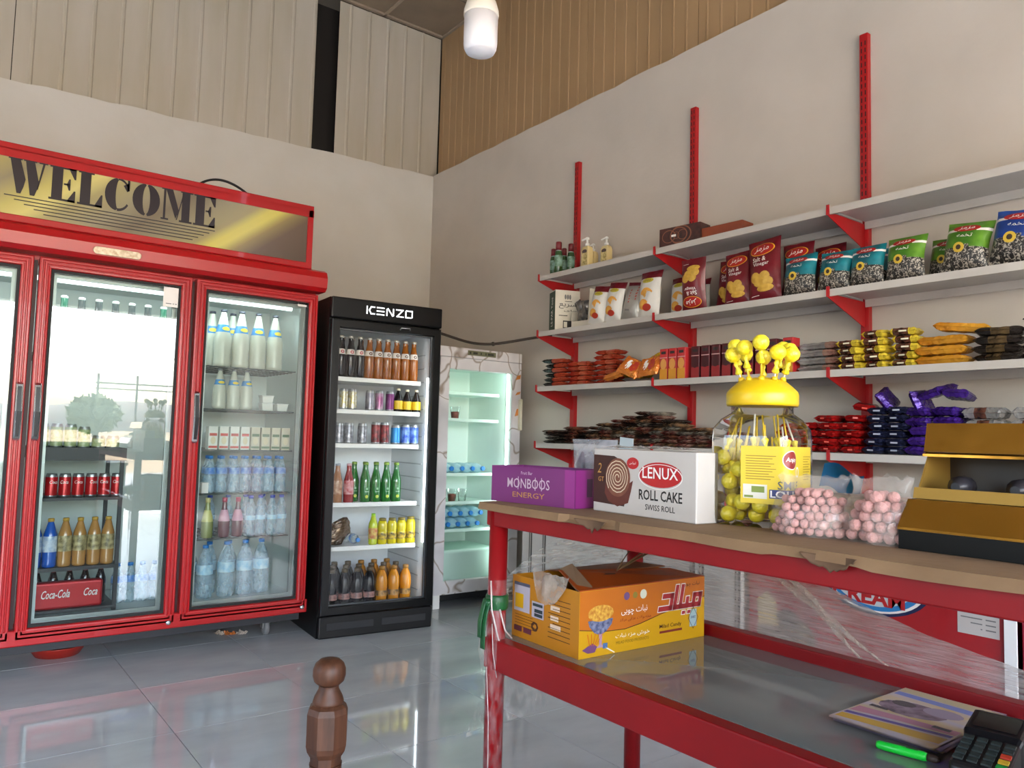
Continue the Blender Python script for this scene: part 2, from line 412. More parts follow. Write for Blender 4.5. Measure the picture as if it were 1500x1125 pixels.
# ------------------------------------------------------------------ red three-door cooler
red = M('cooler_red_paint', '#ab1419', .3, spec=.45, coat=.1, var='#a11318', scale=3)
red2 = M('shelf_red_paint', '#a31217', .38, spec=.5)
steel = M('brushed_steel', '#b5b8ba', .3, metal=.9); chrome = M('chrome', '#d0d2d4', .12, metal=1)
black_pl = M('black_plastic', '#0d0d0f', .35); black_rub = M('black_rubber', '#151515', .7); grey_pl = M('grey_plastic', '#4a4d52', .5)
liner = M('cooler_liner', '#cfd8d6', .5); white_pl = M('white_plastic', '#e6e6e2', .35); white_en = M('white_enamel', '#e2e4e3', .3)
door_glass = GLASS('cooler_door_glass', '#eef6f4', 1.5, 1.7, .015)
fridge_glass = GLASS('fridge_door_glass', '#f4f7f8', 1.5, .5, .0)
led_w = M('led_white', '#f2fbff', .4, emit=6)
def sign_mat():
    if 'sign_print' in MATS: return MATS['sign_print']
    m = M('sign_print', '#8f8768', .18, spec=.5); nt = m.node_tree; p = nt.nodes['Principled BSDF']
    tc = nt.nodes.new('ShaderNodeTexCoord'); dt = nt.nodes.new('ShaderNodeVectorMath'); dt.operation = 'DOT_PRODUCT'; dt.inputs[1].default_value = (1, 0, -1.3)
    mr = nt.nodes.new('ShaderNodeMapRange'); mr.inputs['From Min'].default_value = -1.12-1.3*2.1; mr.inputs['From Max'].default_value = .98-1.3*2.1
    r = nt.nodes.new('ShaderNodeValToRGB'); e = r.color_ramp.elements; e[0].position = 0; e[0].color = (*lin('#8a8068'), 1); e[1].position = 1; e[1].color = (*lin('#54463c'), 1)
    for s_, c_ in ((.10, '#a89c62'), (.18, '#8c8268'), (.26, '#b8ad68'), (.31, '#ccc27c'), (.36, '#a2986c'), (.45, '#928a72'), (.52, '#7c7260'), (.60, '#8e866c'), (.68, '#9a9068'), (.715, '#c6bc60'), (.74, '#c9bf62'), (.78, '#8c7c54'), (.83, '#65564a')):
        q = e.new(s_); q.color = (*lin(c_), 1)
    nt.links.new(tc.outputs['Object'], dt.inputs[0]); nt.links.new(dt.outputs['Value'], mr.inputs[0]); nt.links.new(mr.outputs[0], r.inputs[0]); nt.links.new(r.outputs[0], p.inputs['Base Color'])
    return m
CO = (.72, 4.2, 0)
cooler = thing('drinks_cooler', 'large red three-door drinks cooler with a WELCOME sign on top', 'cooler', CO)
X0, X1 = -.345, 1.775
b = MB(CO)
b.box(X0, 4.27, .14, X0+.04, 4.95, 2.0); b.box(X1-.04, 4.27, .14, X1, 4.95, 2.0)
b.box(X0, 4.245, .14, X1, 4.27, .2); b.box(X0+.04, 4.27, .14, X1-.04, 4.95, .22); b.box(X0+.04, 4.9, .22, X1-.04, 4.95, 1.96)
b.box(X0+.04, 4.27, 1.92, X1-.04, 4.95, 2.0)
b.build('body', red, cooler)
b = MB(CO); b.box(X0, 4.2, .137, X1, 4.245, .21); b.build('kick_rail', red, cooler, bevel=.006)
b = MB(CO); b.box(X0+.03, 4.24, .095, X1-.03, 4.9, .137); b.build('base_frame', M('dark_base', '#23252a', .6), cooler)
b = MB(CO); e = .002
b.box(X0+.04+e, 4.885, .225, X1-.04-e, 4.895, 1.915); b.box(X0+.041, 4.3, .225, X0+.05, 4.88, 1.915); b.box(X1-.05, 4.3, .225, X1-.041, 4.88, 1.915)
b.box(X0+.041, 4.3, 1.905, X1-.041, 4.88, 1.915); b.box(X0+.041, 4.3, .222, X1-.041, 4.88, .232)
b.build('liner', liner, cooler)
for cx in (.36, 1.08):
    b = MB(CO); b.box(cx-.018, 4.255, .2, cx+.018, 4.3, 1.93); b.build('door_post', M('dark_post', '#3a1012', .5), cooler)
# header rail below the sign
b = MB(CO)
prof = [(4.26, 1.955), (4.165, 1.955), (4.14, 1.975), (4.135, 2.03), (4.15, 2.065), (4.19, 2.082), (4.26, 2.086)]
b.rings([[(xx, yy, zz) for yy, zz in prof] for xx in (X0-.01, X1+.012)], 0, True, True, False); b.build('header_rail', red, cooler)
# badge
bd = MB(CO)
R = []
for k in range(24):
    a = 2*PI*k/24; R.append((.694+(.088 if math.cos(a) > 0 else -.088)+.019*math.cos(a), 1.997+.019*math.sin(a)))
bd.prism(R, lambda u, v: (u, 4.1365, v), lambda u, v: (u, 4.130, v)); bd.build('badge', M('badge_gold', '#d9c7b0', .25, metal=.6, var='#b09a80', scale=60), cooler, bevel=.002)
# sign box
SY = 4.2
sb = MB(CO); sb.box(X0, SY+.012, 2.085, 1.712, 4.5, 2.45); sign = sb.build('sign_box', red, cooler)
b = MB(CO); b.frame(X0, 1.712, 2.085, 2.452, [(0, .012), (0, 0), (.004, -.003), (.03, -.003), (.034, .0), (.034, .012)], SY); b.box(X0, SY-.003, 2.385, 1.712, SY+.012, 2.425); b.build('sign_frame', red, sign)
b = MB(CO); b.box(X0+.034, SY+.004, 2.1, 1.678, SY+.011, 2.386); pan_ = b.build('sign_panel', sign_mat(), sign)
ink = M('sign_ink', '#241d22', .3)
def arc(cx, cy, rx, ry, a0, a1, n=14): return [(cx+rx*math.cos(math.radians(a0+(a1-a0)*i/n)), cy+ry*math.sin(math.radians(a0+(a1-a0)*i/n))) for i in range(n+1)]
def rc(x0, y0, x1, y1): return [(x0, y0), (x1, y0), (x1, y1), (x0, y1)]
LET = {
 'W': (1.22, [[(.0, 1), (.42, 1), (.42, .95), (.37, .95), (.55, .42), (.5, .2), (.42, 0), (.3, 0), (.06, .95), (0, .95)], [(.46, 1), (.86, 1), (.86, .95), (.8, .95), (.97, .35), (.84, 0), (.7, 0), (.52, .95), (.46, .95)], [(.93, 1), (1.2, 1), (1.2, .95), (1.12, .95), (.93, .18), (.9, .22), (1.05, .95), (.93, .95)]]),
 'E': (.86, [rc(.08, .06, .42, .94), rc(0, .94, .84, 1), rc(0, 0, .84, .06), [(.84, 1), (.84, .68), (.79, .68), (.62, .94), (.6, 1)], [(.84, 0), (.84, .34), (.79, .34), (.6, .06), (.6, 0)], rc(.46, .48, .62, .53), [(.62, .34), (.67, .34), (.67, .67), (.62, .67), (.56, .53), (.56, .48)]]),
 'L': (.84, [rc(.08, .06, .42, .94), rc(0, .94, .52, 1), rc(0, 0, .82, .06), [(.82, 0), (.82, .38), (.77, .38), (.58, .06), (.58, 0)]]),
 'C': (.9, [arc(.47, .5, .47, .5, 100, 260)+arc(.47, .5, .1, .44, 260, 100), arc(.47, .5, .42, .5, 95, 40, 8)+arc(.47, .5, .36, .44, 40, 95, 8), arc(.47, .5, .42, .5, 265, 325, 8)+arc(.47, .5, .36, .42, 325, 265, 8), rc(.76, .66, .84, .99), [(.62, .8), (.76, .62), (.82, .66), (.82, .9)]]),
 'O': (.98, [arc(.49, .5, .49, .5, 97, 263)+arc(.49, .5, .13, .44, 263, 97), arc(.49, .5, .49, .5, -83, 83)+arc(.49, .5, .13, .44, 83, -83)]),
 'M': (1.16, [rc(.08, .05, .16, .95), rc(0, 0, .28, .05), [(0, 1), (.4, 1), (.66, .34), (.54, .08), (.16, .95), (0, .95)], [(.56, .05), (.6, .05), (.84, .95), (.8, .95)], rc(.76, .06, 1.06, .94), rc(.7, .94, 1.16, 1), rc(.68, 0, 1.16, .06)]),
}
cur = 0; gap = .05; tot = sum(LET[c][0] for c in 'WELCOME')+gap*6; sc_ = (1.165-.228)/tot
SS = front_S(SY+.004, .0012)
for ch in 'WELCOME':
    w, ps = LET[ch]
    b = MB(CO)
    for p in ps:
        q = [(.228+(cur+u)*sc_, 2.222+v*.166) for u, v in p]
        ar = sum(q[i][0]*q[(i+1) % len(q)][1]-q[(i+1) % len(q)][0]*q[i][1] for i in range(len(q)))
        if ar < 0: q.reverse()
        b.prism(q, lambda u, v: (u, SY+.0038, v), lambda u, v: (u, SY+.0022, v))
    b.build('letter', ink, sign); cur += w+gap
for k in range(5):
    i = .05*k; b = MB(CO); zz = 2.205-.0165*k; b.box(.22+i*.8, SY+.0025, zz, 1.165-i*.55, SY+.0038, zz+.0045); b.build('underline', ink, sign)
# doors
DP = [(0, .06), (0, .004), (.004, 0), (.012, 0), (.015, .006), (.019, .006), (.022, 0), (.029, 0), (.032, .006), (.036, .006), (.039, 0), (.046, .001), (.05, .01), (.05, .05)]
def cdoor(xa, xb, hx, sticker=None):
    b = MB(CO); b.frame(xa, xb, .165, 1.94, DP, 4.2); d = b.build('door', red, cooler)
    b = MB(CO); b.frame(xa+.049, xb-.049, .214, 1.891, [(0, .012), (.0, .018), (.014, .018), (.014, .03)], 4.2); b.build('gasket', black_rub, d)
    b = MB(CO); b.frame(xa+.06, xb-.06, .225, 1.88, [(0, .05), (.0, .06), (.02, .06), (.02, .075)], 4.2); b.build('inner_frame', M('aluminium', '#9aa09f', .35, metal=.7), d)
    b = MB(CO); i = b.pts([(xa+.05, 4.221, .215), (xb-.05, 4.221, .215), (xb-.05, 4.221, 1.89), (xa+.05, 4.221, 1.89)]); b.face((i, i+1, i+2, i+3)); b.build('glass_pane', door_glass, d)
    # handle: chrome surround with a black grip
    b = MB(CO); R = []
    for zz, ww, yy in ((1.075, .010, 4.198), (1.085, .014, 4.188), (1.21, .015, 4.172), (1.335, .014, 4.188), (1.345, .010, 4.198)):
        R.append([(hx-ww, 4.202, zz), (hx+ww, 4.202, zz), (hx+ww, yy, zz), (hx-ww, yy, zz)])
    b.rings(R, 0, True, True, False); hd = b.build('handle', chrome, d, bevel=.003)
    b = MB(CO); R = []
    for zz, ww, yy in ((1.095, .008, 4.184), (1.21, .0095, 4.1695), (1.325, .008, 4.184)):
        R.append([(hx-ww, yy+.004, zz), (hx+ww, yy+.004, zz), (hx+ww, yy-.002, zz), (hx-ww, yy-.002, zz)])
    b.rings(R, 0, True, True, False); b.build('grip', black_pl, hd)
    return d
cdoor(-.325, .357, .334); d2 = cdoor(.381, 1.067, .407); d3 = cdoor(1.092, 1.763, 1.117)
S_ = front_S(4.219, .001); W = lambda s: (lambda u, v: tuple(Vector(s(u, v))-Vector(CO)))
put('sticker', RECT(.932, 1.775, 1.008, 1.882), W(S_), M('paper_white', '#e8e4e0', .6), d2, 'white paper notice')
put('notice_text', JOIN(RECT(.945, 1.79, .972, 1.794), RECT(.978, 1.79, .985, 1.794), RECT(.99, 1.79, .998, 1.794)), W(front_S(4.2175)), M('grey_ink', '#6a6a6a', .6), d2)
put('sticker', RECT(1.648, 1.865, 1.71, 1.886), W(S_), MATS['paper_white'], d3)
for hx in (1.04, 1.745):
    b = MB(CO); b.lathe([(.012, 0), (.012, .006), (.006, .008)], 12, (hx, 4.2, .168), axis='y'); b.build('lock', steel, cooler)
# shelves and lamp inside
wire = M('dark_wire', '#4b5553', .5, metal=.4)
def wire_shelf(xa, xb, z, parent=cooler, y0=4.35, y1=4.86, n=12):
    b = MB(CO); b.box(xa, y0, z-.008, xb, y0+.008, z-.001); b.box(xa, y1-.008, z-.008, xb, y1, z-.001)
    for k in range(n+1):
        t = xa+(xb-xa-.006)*k/n; b.box(t, y0, z-.006, t+.006, y1, z-.0005)
    for k in range(1, 9): 
        t = y0+(y1-y0)*k/9; b.box(xa, t, z-.009, xb, t+.005, z-.006)
    return b.build('shelf', wire, parent)
RZ = [1.5, 1.265, 1.04, .80, .557]
for z in RZ: wire_shelf(1.16, 1.705, z)
wire_shelf(-.28, 1.12, 1.5, n=30)
wire_shelf(-.28, .34, .9, n=14)
b = MB(CO); b.tube([(-.2, 4.34, 1.862), (1.66, 4.34, 1.862)], .012, 10); b.build('lamp_tube', M('tube_lamp', '#eef8f6', .4, emit=1.6), cooler)
la = bpy.data.lights.new('cooler_lamp', 'AREA'); la.shape = 'RECTANGLE'; la.size = 1.8; la.size_y = .04; la.energy = 2.6; la.color = (.85, 1, .97)
lo = bpy.data.objects.new('cooler_lamp', la); COL.objects.link(lo); lo.location = (.72-CO[0], 4.36-CO[1], 1.845); lo.rotation_euler = (math.radians(25), 0, 0); lo.parent = cooler
# casters
for cx, cy in ((1.6, 4.36), (-.2, 4.36), (1.6, 4.8), (-.2, 4.8), (.7, 4.8)):
    b = MB(CO); b.lathe([(.012, -.014), (.036, -.014), (.042, -.009), (.042, .009), (.036, .014), (.012, .014)], 16, (cx, cy, .043), axis='x'); w_ = b.build('caster', M('caster_grey', '#77787a', .5), cooler)
    b = MB(CO); b.box(cx-.02, cy-.012, .04, cx-.016, cy+.03, .096); b.box(cx+.016, cy-.012, .04, cx+.02, cy+.03, .096); b.box(cx-.02, cy-.012, .09, cx+.02, cy+.03, .096); b.build('bracket', steel, w_)
# cable on top
b = MB(); P = []
for k in range(20):
    t = k/19; P.append((1.09+.28*t, 4.3+.05*math.sin(t*PI), 2.462+.075*math.sin(t*PI)**.8))
b.tube(P, .007, 6); tag(b.build('power_cable', black_rub), 'short black cable looped over the top of the red cooler', 'cable')

# ------------------------------------------------------------------ black upright fridge
KR = math.radians(-5.05); KL = (2.151, 4.066, 0)
kz = thing('upright_fridge', 'black glass-door upright fridge with a glowing KENZO header', 'fridge', KL, KR)
blk = M('fridge_black', '#060607', .28, spec=.25); blk2 = M('fridge_black_satin', '#0b0b0d', .45, spec=.3)
kin = M('fridge_liner', '#dfe3e6', .45)
b = MB(); hw = .352
b.box(-hw, .03, .0, -hw+.035, .65, 1.93); b.box(hw-.035, .03, 0, hw, .65, 1.93); b.box(-hw+.035, .61, 0, hw-.035, .65, 1.93)
b.box(-hw+.035, .03, 0, hw-.035, .61, .09); b.box(-hw+.035, .03, 1.79, hw-.035, .61, 1.93)
b.build('body', blk, kz)
b = MB(); b.box(-hw+.036, .6, .092, hw-.036, .609, 1.788); b.box(-hw+.036, .06, .092, -hw+.045, .6, 1.788); b.box(hw-.045, .06, .092, hw-.036, .6, 1.788); b.box(-hw+.045, .06, 1.78, hw-.045, .6, 1.788); b.box(-hw+.045, .06, .091, hw-.045, .6, .098)
b.build('liner', kin, kz)
b = MB()
for k in range(18):
    z = .2+.085*k
    for s in (1, -1):
        b = MB(); b.box(s*(hw-.048)-.0022, .12, z, s*(hw-.048)+.0022, .58, z+.006); b.build('liner_rib', M('liner_rib', '#aab0b4', .5), kz)
b = MB(); b.box(-hw, -.005, 1.808, hw, .03, 1.93); hdr = b.build('header', blk, kz, bevel=.008)
# logo strokes
logo = M('logo_light', '#f4f8fa', .4, emit=.8)
def strokes(L, x0, z0, w, h, t, y, parent, mat, name='logo_letter'):
    for pl in L:
        b = MB()
        for (a, c) in zip(pl[:-1], pl[1:]):
            p = Vector((x0+a[0]*w, z0+a[1]*h)); q = Vector((x0+c[0]*w, z0+c[1]*h)); d = (q-p).normalized(); nn = Vector((-d.y, d.x))*t/2; e_ = d*t/2
            poly = [p-e_-nn, q+e_-nn, q+e_+nn, p-e_+nn]
            b.prism([(v.x, v.y) for v in poly], lambda u, v: (u, y+.001, v), lambda u, v: (u, y-.0012, v))
        b.build(name, mat, parent)
cw = .046; lx = -.138; LZ = 1.851; LH = .04
strokes([[(-.05, .0), (-.05, 1)], [(.95, 1), (.5, 1), (.25, .5), (.5, 0), (.95, 0)]], lx, LZ, cw, LH, .0072, -.005, hdr, logo)
strokes([[(0, 1), (.9, 1)], [(0, .5), (.9, .5)], [(0, 0), (.9, 0)]], lx+.061, LZ, cw, LH, .0072, -.005, hdr, logo)
strokes([[(0, 0), (0, .85), (.15, 1), (.8, 0), (.9, .1), (.9, 1)]], lx+.122, LZ, cw, LH, .0072, -.005, hdr, logo)
strokes([[(0, 1), (.9, 1), (.1, 0), (.95, 0)]], lx+.183, LZ, cw, LH, .0072, -.005, hdr, logo)
strokes([[(.1, 1), (0, .9), (0, 0), (.7, 0)], [(.2, 1), (.9, 1), (.9, .1)]], lx+.244, LZ, cw, LH, .0072, -.005, hdr, logo)
b = MB(); b.frame(-hw+.006, hw-.006, .128, 1.8, [(0, .03), (0, .004), (.004, 0), (.044, 0), (.048, .006), (.048, .03)], -.01); kd = b.build('door', blk, kz)
b = MB(); i = b.pts([(-hw+.05, .008, .17), (hw-.05, .008, .17), (hw-.05, .008, 1.755), (-hw+.05, .008, 1.755)]); b.face((i, i+1, i+2, i+3)); b.build('glass_pane', fridge_glass, kd)
b = MB(); b.frame(-hw+.05, hw-.05, .17, 1.755, [(0, .002), (.0, .016), (.012, .016), (.012, .03)], 0); b.build('gasket', grey_pl, kd)
b = MB(); b.tube([(.07, -.012, 1.772), (.075, -.02, 1.782), (.13, -.02, 1.784), (.135, -.012, 1.775)], .0035, 6); b.build('hook', steel, kd)
b = MB(); b.box(-hw+.004, .0, .0, hw-.004, .03, .122); kb = b.build('base_grille', blk2, kz, bevel=.008)
for s in (-1, 1):
    b = MB(); b.box(s*.165-.14, -.004, .045, s*.165+.14, .0, .085); b.build('vent', M('vent_dark', '#1d1e22', .6), kb, bevel=.002)
b = MB(); b.box(hw-.066, .035, .5, hw-.056, .05, 1.5); b.build('light_strip', M('led_strip', '#eef8ff', .4, emit=5), kz)
KZ = [1.475, 1.285, 1.085, .74, .487, .10]
for z in KZ[:-1]:
    b = MB(); b.box(-.268, .1, z-.022, .27, .112, z+.004); b.box(-.268, .112, z-.012, .27, .55, z-.0005)
    b.build('shelf', white_pl, kz, bevel=.002)
la = bpy.data.lights.new('fridge_lamp', 'AREA'); la.shape = 'RECTANGLE'; la.size = 1.5; la.size_y = .02; la.energy = .62; la.color = (.9, .97, 1)
lo = bpy.data.objects.new('fridge_lamp', la); COL.objects.link(lo); lo.location = (hw-.07, .05, .95); lo.rotation_euler = Vector((-.75, .66, 0)).to_track_quat('-Z', 'X').to_euler(); lo.parent = kz

# ------------------------------------------------------------------ white marbled freezer
def marble():
    m = M('marble_wrap', '#d3d0d3', .3); nt = m.node_tree; p = nt.nodes['Principled BSDF']
    tc = nt.nodes.new('ShaderNodeTexCoord'); v = nt.nodes.new('ShaderNodeTexVoronoi'); v.feature = 'DISTANCE_TO_EDGE'; v.inputs['Scale'].default_value = 4.2
    n = nt.nodes.new('ShaderNodeTexNoise'); n.inputs['Scale'].default_value = 3; mx = nt.nodes.new('ShaderNodeMixRGB'); mx.inputs[0].default_value = .35
    r = nt.nodes.new('ShaderNodeValToRGB'); e = r.color_ramp.elements; e[0].position = 0; e[0].color = (*lin('#8f8075'), 1); e[1].position = .03; e[1].color = (*lin('#d6d3d6'), 1)
    q = e.new(.4); q.color = (*lin('#bdb9be'), 1)
    nt.links.new(tc.outputs['Object'], mx.inputs[1]); nt.links.new(tc.outputs['Object'], n.inputs['Vector']); nt.links.new(n.outputs['Color'], mx.inputs[2])
    nt.links.new(mx.outputs[0], v.inputs['Vector']); nt.links.new(v.outputs['Distance'], r.inputs[0]); nt.links.new(r.outputs[0], p.inputs['Base Color'])
    return m
mb = marble(); FO = (3.055, 4.38, 0)
fz = thing('display_freezer', 'white marble-patterned upright freezer in the corner, lit pale green inside', 'freezer', FO)
fin = M('freezer_liner', '#dde8e2', .4)
b = MB(FO); fa, fb = 2.712, 3.398
b.box(fa, 4.41, .09, fa+.07, 5.0, 1.745); b.box(fb-.07, 4.41, .09, fb, 5.0, 1.745); b.box(fa+.07, 4.94, .09, fb-.07, 5.0, 1.745); b.box(fa+.07, 4.41, .09, fb-.07, 4.94, .13); b.box(fa+.07, 4.41, 1.65, fb-.07, 4.94, 1.745)
b.build('body', mb, fz)
b = MB(FO); b.box(fa+.072, 4.92, .132, fb-.072, 4.938, 1.648); b.box(fa+.071, 4.42, .132, fa+.08, 4.92, 1.648); b.box(fb-.08, 4.42, .132, fb-.071, 4.92, 1.648); b.box(fa+.08, 4.42, 1.635, fb-.08, 4.92, 1.648); b.box(fa+.08, 4.42, .131, fb-.08, 4.92, .136)
b.box(3.0, 4.9, .4, 3.03, 4.921, 1.62); b.build('liner', fin, fz)
b = MB(FO); b.box(fa-.004, 4.375, 1.683, fb+.004, 4.41, 1.752); hd = b.build('header', mb, fz, bevel=.004)
b = MB(FO); b.box(2.93, 4.371, 1.705, 3.165, 4.376, 1.738); cpn = b.build('control_panel', M('panel_olive', '#6a6a52', .35), hd)
for xx, ww in ((2.942, .012), (2.972, .035), (3.035, .007), (3.075, .007), (3.095, .05)):
    b = MB(FO); b.box(xx, 4.3695, 1.714, xx+ww, 4.3712, 1.729); b.build('panel_key', M('panel_dark', '#2d2d24', .4), cpn)
b = MB(FO); b.frame(fa, fb, .105, 1.68, [(0, .03), (0, .0), (.075, .0), (.08, .008), (.08, .03)], 4.375); fd = b.build('door', mb, fz)
b = MB(FO); i = b.pts([(fa+.08, 4.39, .185), (fb-.08, 4.39, .185), (fb-.08, 4.39, 1.6), (fa+.08, 4.39, 1.6)]); b.face((i, i+1, i+2, i+3)); b.build('glass_pane', fridge_glass, fd)
b = MB(FO); b.box(fb-.022, 4.345, 1.2, fb-.002, 4.376, 1.425); b.build('handle', M('handle_cream', '#cfc9b4', .4), fd, bevel=.006)
for z0, z1 in ((1.56, 1.6), (1.3, 1.36), (1.45, 1.48)):
    b = MB(FO); b.prism([(fb-.05, z0), (fb-.01, z0+.01), (fb-.005, z1), (fb-.035, z1-.008)], lambda u, v: (u, 4.3755, v), lambda u, v: (u, 4.3738, v)); b.build('orange_patch', M('orange_print', '#c8803c', .4), fd)
b = MB(FO); b.box(fb-.092, 4.41, .2, fb-.082, 4.424, 1.62); b.box(fa+.09, 4.41, 1.615, fb-.09, 4.424, 1.63); b.build('light_strip', M('led_green', '#dcfff0', .4, emit=4), fz)
FZ = [1.45, 1.264, .885, .69, .50]
for z in FZ:
    b = MB(FO); b.box(fa+.085, 4.5, z-.014, fb-.1, 4.515, z+.008); b.box(fa+.085, 4.515, z-.008, fb-.1, 4.9, z-.0005)
    b.build('shelf', M('shelf_mint', '#e2f5ec', .35), fz, bevel=.003)
b = MB(FO); b.box(fa+.09, 4.47, .14, fb-.1, 4.86, .37); b.build('drawer', M('drawer_mint', '#cfe9de', .35), fz, bevel=.02, seg=3)
for xx in (fa+.03, fb-.08):
    for yy in (4.42, 4.92):
        b = MB(FO); b.box(xx, yy, 0, xx+.05, yy+.05, .09); b.build('foot', white_pl, fz)
b = MB(FO); b.box(fa+.02, 4.5, .03, fb-.02, 4.9, .088); b.build('dark_gap_box', M('gap_dark', '#1a1b1d', .7), fz)  # dark box stands in for the shade in the gap under the freezer
la = bpy.data.lights.new('freezer_lamp', 'AREA'); la.shape = 'RECTANGLE'; la.size = 1.35; la.size_y = .02; la.energy = .9; la.color = (.86, 1, .94)
lo = bpy.data.objects.new('freezer_lamp', la); COL.objects.link(lo); lo.location = (fb-.1-FO[0], 4.43-FO[1], .9); lo.rotation_euler = Vector((-.75, .66, 0)).to_track_quat('-Z', 'X').to_euler(); lo.parent = fz

# ------------------------------------------------------------------ bottles, cans, cups
def bottle_maker(name, cat, prof, mats, cap=None, label=None, n=16, extras=None):
    """prof: body profile; cap: (profile, material); label: (z0, z1, material[, half angle])"""
    def mk():
        t = thing(name, name, cat)
        b = MB(); b.lathe(prof, n); b.build('bottle', mats, t)
        if cap:
            b = MB(); b.lathe(cap[0], 12); b.build('cap', cap[1], t)
        if label:
            z0, z1, m = label[:3]
            def rad(z):
                for (r0, a), (r1, c) in zip(prof[:-1], prof[1:]):
                    if a <= z <= c and c > a: return r0+(r1-r0)*(z-a)/(c-a)
                return prof[0][0]
            zs = sorted({z0, z1}|{p[1] for p in prof if z0 < p[1] < z1}); b = MB()
            b.lathe([(rad(z)+.0007, z) for z in zs], n, cap0=False, cap1=False); lb = b.build('label', m, t)
            if extras: extras(t, lb, rad)
        elif extras: extras(t, t, None)
        return t
    return Proto(mk)
def pet(h, r, neck=.011):
    return [(r*.78, 0), (r*.95, .004), (r, .015), (r*.97, h*.12), (r, h*.2), (r, h*.58), (r*.93, h*.68), (r*.62, h*.82), (neck*1.15, h*.92), (neck, h*.95), (neck, h*.965)]
def capp(h, r=.0135, t=.022): return [(r, h-t*.75), (r, h-.002), (r*.8, h)]
def glassb(h, r): return [(r*.85, 0), (r, .006), (r, h*.5), (r*.95, h*.58), (r*.66, h*.74), (r*.5, h*.84), (r*.47, h*.9), (r*.5, h*.96), (r*.5, h*.965)]
def can(h, r): return [(r*.8, 0), (r*.98, .008), (r, .014), (r, h-.016), (r*.86, h-.004), (r*.84, h), (r*.8, h), (r*.78, h-.004)]
def decal_lbl(fn):
    def ex(t, lb, rad): fn(t, rad)
    return ex
clear_w = FILM('water_bottle_pet', '#b9d4e6', .34, .12, 40, (1, 1, .6), .12)
blue_cap = M('blue_cap', '#2a7fd0', .35); lblue = M('light_blue_label', '#8fc4e4', .4, var='#d7ebf5', scale=30); dblue = M('blue_label', '#2f6fc4', .4, var='#bcd9f0', scale=22)
milk = M('white_yogurt_drink', '#c6cbc0', .3, spec=.5); milk_cap = M('navy_cap', '#2a3040', .4); grey_cap = M('grey_cap', '#8a8f96', .4); ylw = M('yellow_print', '#e8d24a', .4); sky_lbl = M('sky_label', '#3f8fd0', .4)
def doogh(h, r, capm):
    def ex(t, lb, rad):
        R = r*.72; z = h*.66
        put('label_badge', ELL(0.002, z, r*.5, h*.035, 14), lambda u, v: ((rad(v)+.0016)*math.sin(u/R), -(rad(v)+.0016)*math.cos(u/R), v), ylw, lb)
    return bottle_maker('yogurt_drink_bottle', 'bottle', [(r*.8, 0), (r*.97, .006), (r, .02), (r*.93, h*.2), (r, h*.36), (r*.97, h*.5), (r*.72, h*.66), (r*.42, h*.86), (r*.3, h*.93), (r*.3, h*.96)], milk,
                        (capp(h, r*.36, h*.06), capm), (h*.6, h*.73, sky_lbl), extras=ex)
G1 = 'yogurt drink bottles in the red cooler'
big = doogh(.325, .048, milk_cap)
for i, (x, y) in enumerate(((1.27, 4.53), (1.3, 4.42), (1.385, 4.53), (1.398, 4.41), (1.497, 4.42), (1.597, 4.42))):
    big.at('large white yogurt bottle, %s on the top shelf behind the right door' % nth(i, 6), (x, y, 1.5), .2 if i % 2 else -.15, G1)
sm = doogh(.225, .037, grey_cap)
for i, x in enumerate((1.297, 1.374, 1.447)): sm.at('small white yogurt bottle, %s of three on the second cooler shelf' % nth(i, 3), (x, 4.42, 1.265), .1*i, G1)
def tub():
    t = thing('dairy_tub', 't', 'tub'); b = MB()
    b.rings([[(-w, -w, z), (w, -w, z), (w, w, z), (-w, w, z)] for w, z in ((.029, 0), (.034, .04))], 0, sm=False); b.build('pot', white_pl, t, bevel=.004)
    b = MB(); b.box(-.036, -.036, .04, .036, .036, .044); b.build('lid', white_en, t); return t
tb = Proto(tub)
for i, (x, y, z, w) in enumerate(((1.563, 4.42, 1.265, 'lower tub of the pair stacked in front'), (1.563, 4.42, 1.3092, 'upper tub of the pair stacked in front'), (1.65, 4.42, 1.265, 'single tub standing right of the stacked pair'), (1.61, 4.52, 1.265, 'tub half hidden behind the stacked pair'))):
    tb.at('small white dairy tub, ' + w, (x, y, z), 0, 'white tubs in the cooler')
def carton(main, band, nm):
    def mk():
        t = thing(nm, 'c', 'carton'); b = MB(); b.box(-.025, -.03, 0, .025, .03, .128); b.build('carton', main, t, bevel=.002)
        put('printed_band', RECT(-.023, .008, .023, .02), front_S(-.03), band, t); put('printed_band', RECT(-.02, .075, .02, .09), front_S(-.03), band, t)
        put('printed_figure', ELL(0, .05, .014, .022, 12), front_S(-.03, .0009), M('cream_print', '#dccfb0', .5), t)
        return t
    return Proto(mk)
c1 = carton(M('carton_white', '#dfe0da', .4), M('carton_red', '#c4483e', .4), 'milk_carton'); c2 = carton(M('carton_tan', '#c9c2ad', .4), M('carton_green', '#4f6a4a', .4), 'juice_carton')
for i in range(8):
    x = 1.262+.0585*i
    (c1 if i < 4 else c2).at('small %s drink carton, %s in the cooler row of eight' % ('red and white' if i < 4 else 'tan and green', nth(i, 8)), (x, 4.40, 1.04), 0, 'drink cartons in the red cooler')
w05 = bottle_maker('water_bottle', 'bottle', pet(.205, .031), clear_w, (capp(.205, .0145), blue_cap), (.105, .14, dblue))
GW = 'water bottles in the red cooler'
for i in range(7): w05.at('small water bottle, %s in the front row under the cartons' % nth(i, 7), (1.262+.0665*i, 4.40+.012*(i % 2), .80), .3*i, GW)
for i in range(7): w05.at('small water bottle, %s in the rear row under the cartons' % nth(i, 7), (1.27+.066*i, 4.475, .80), .3*i, GW)
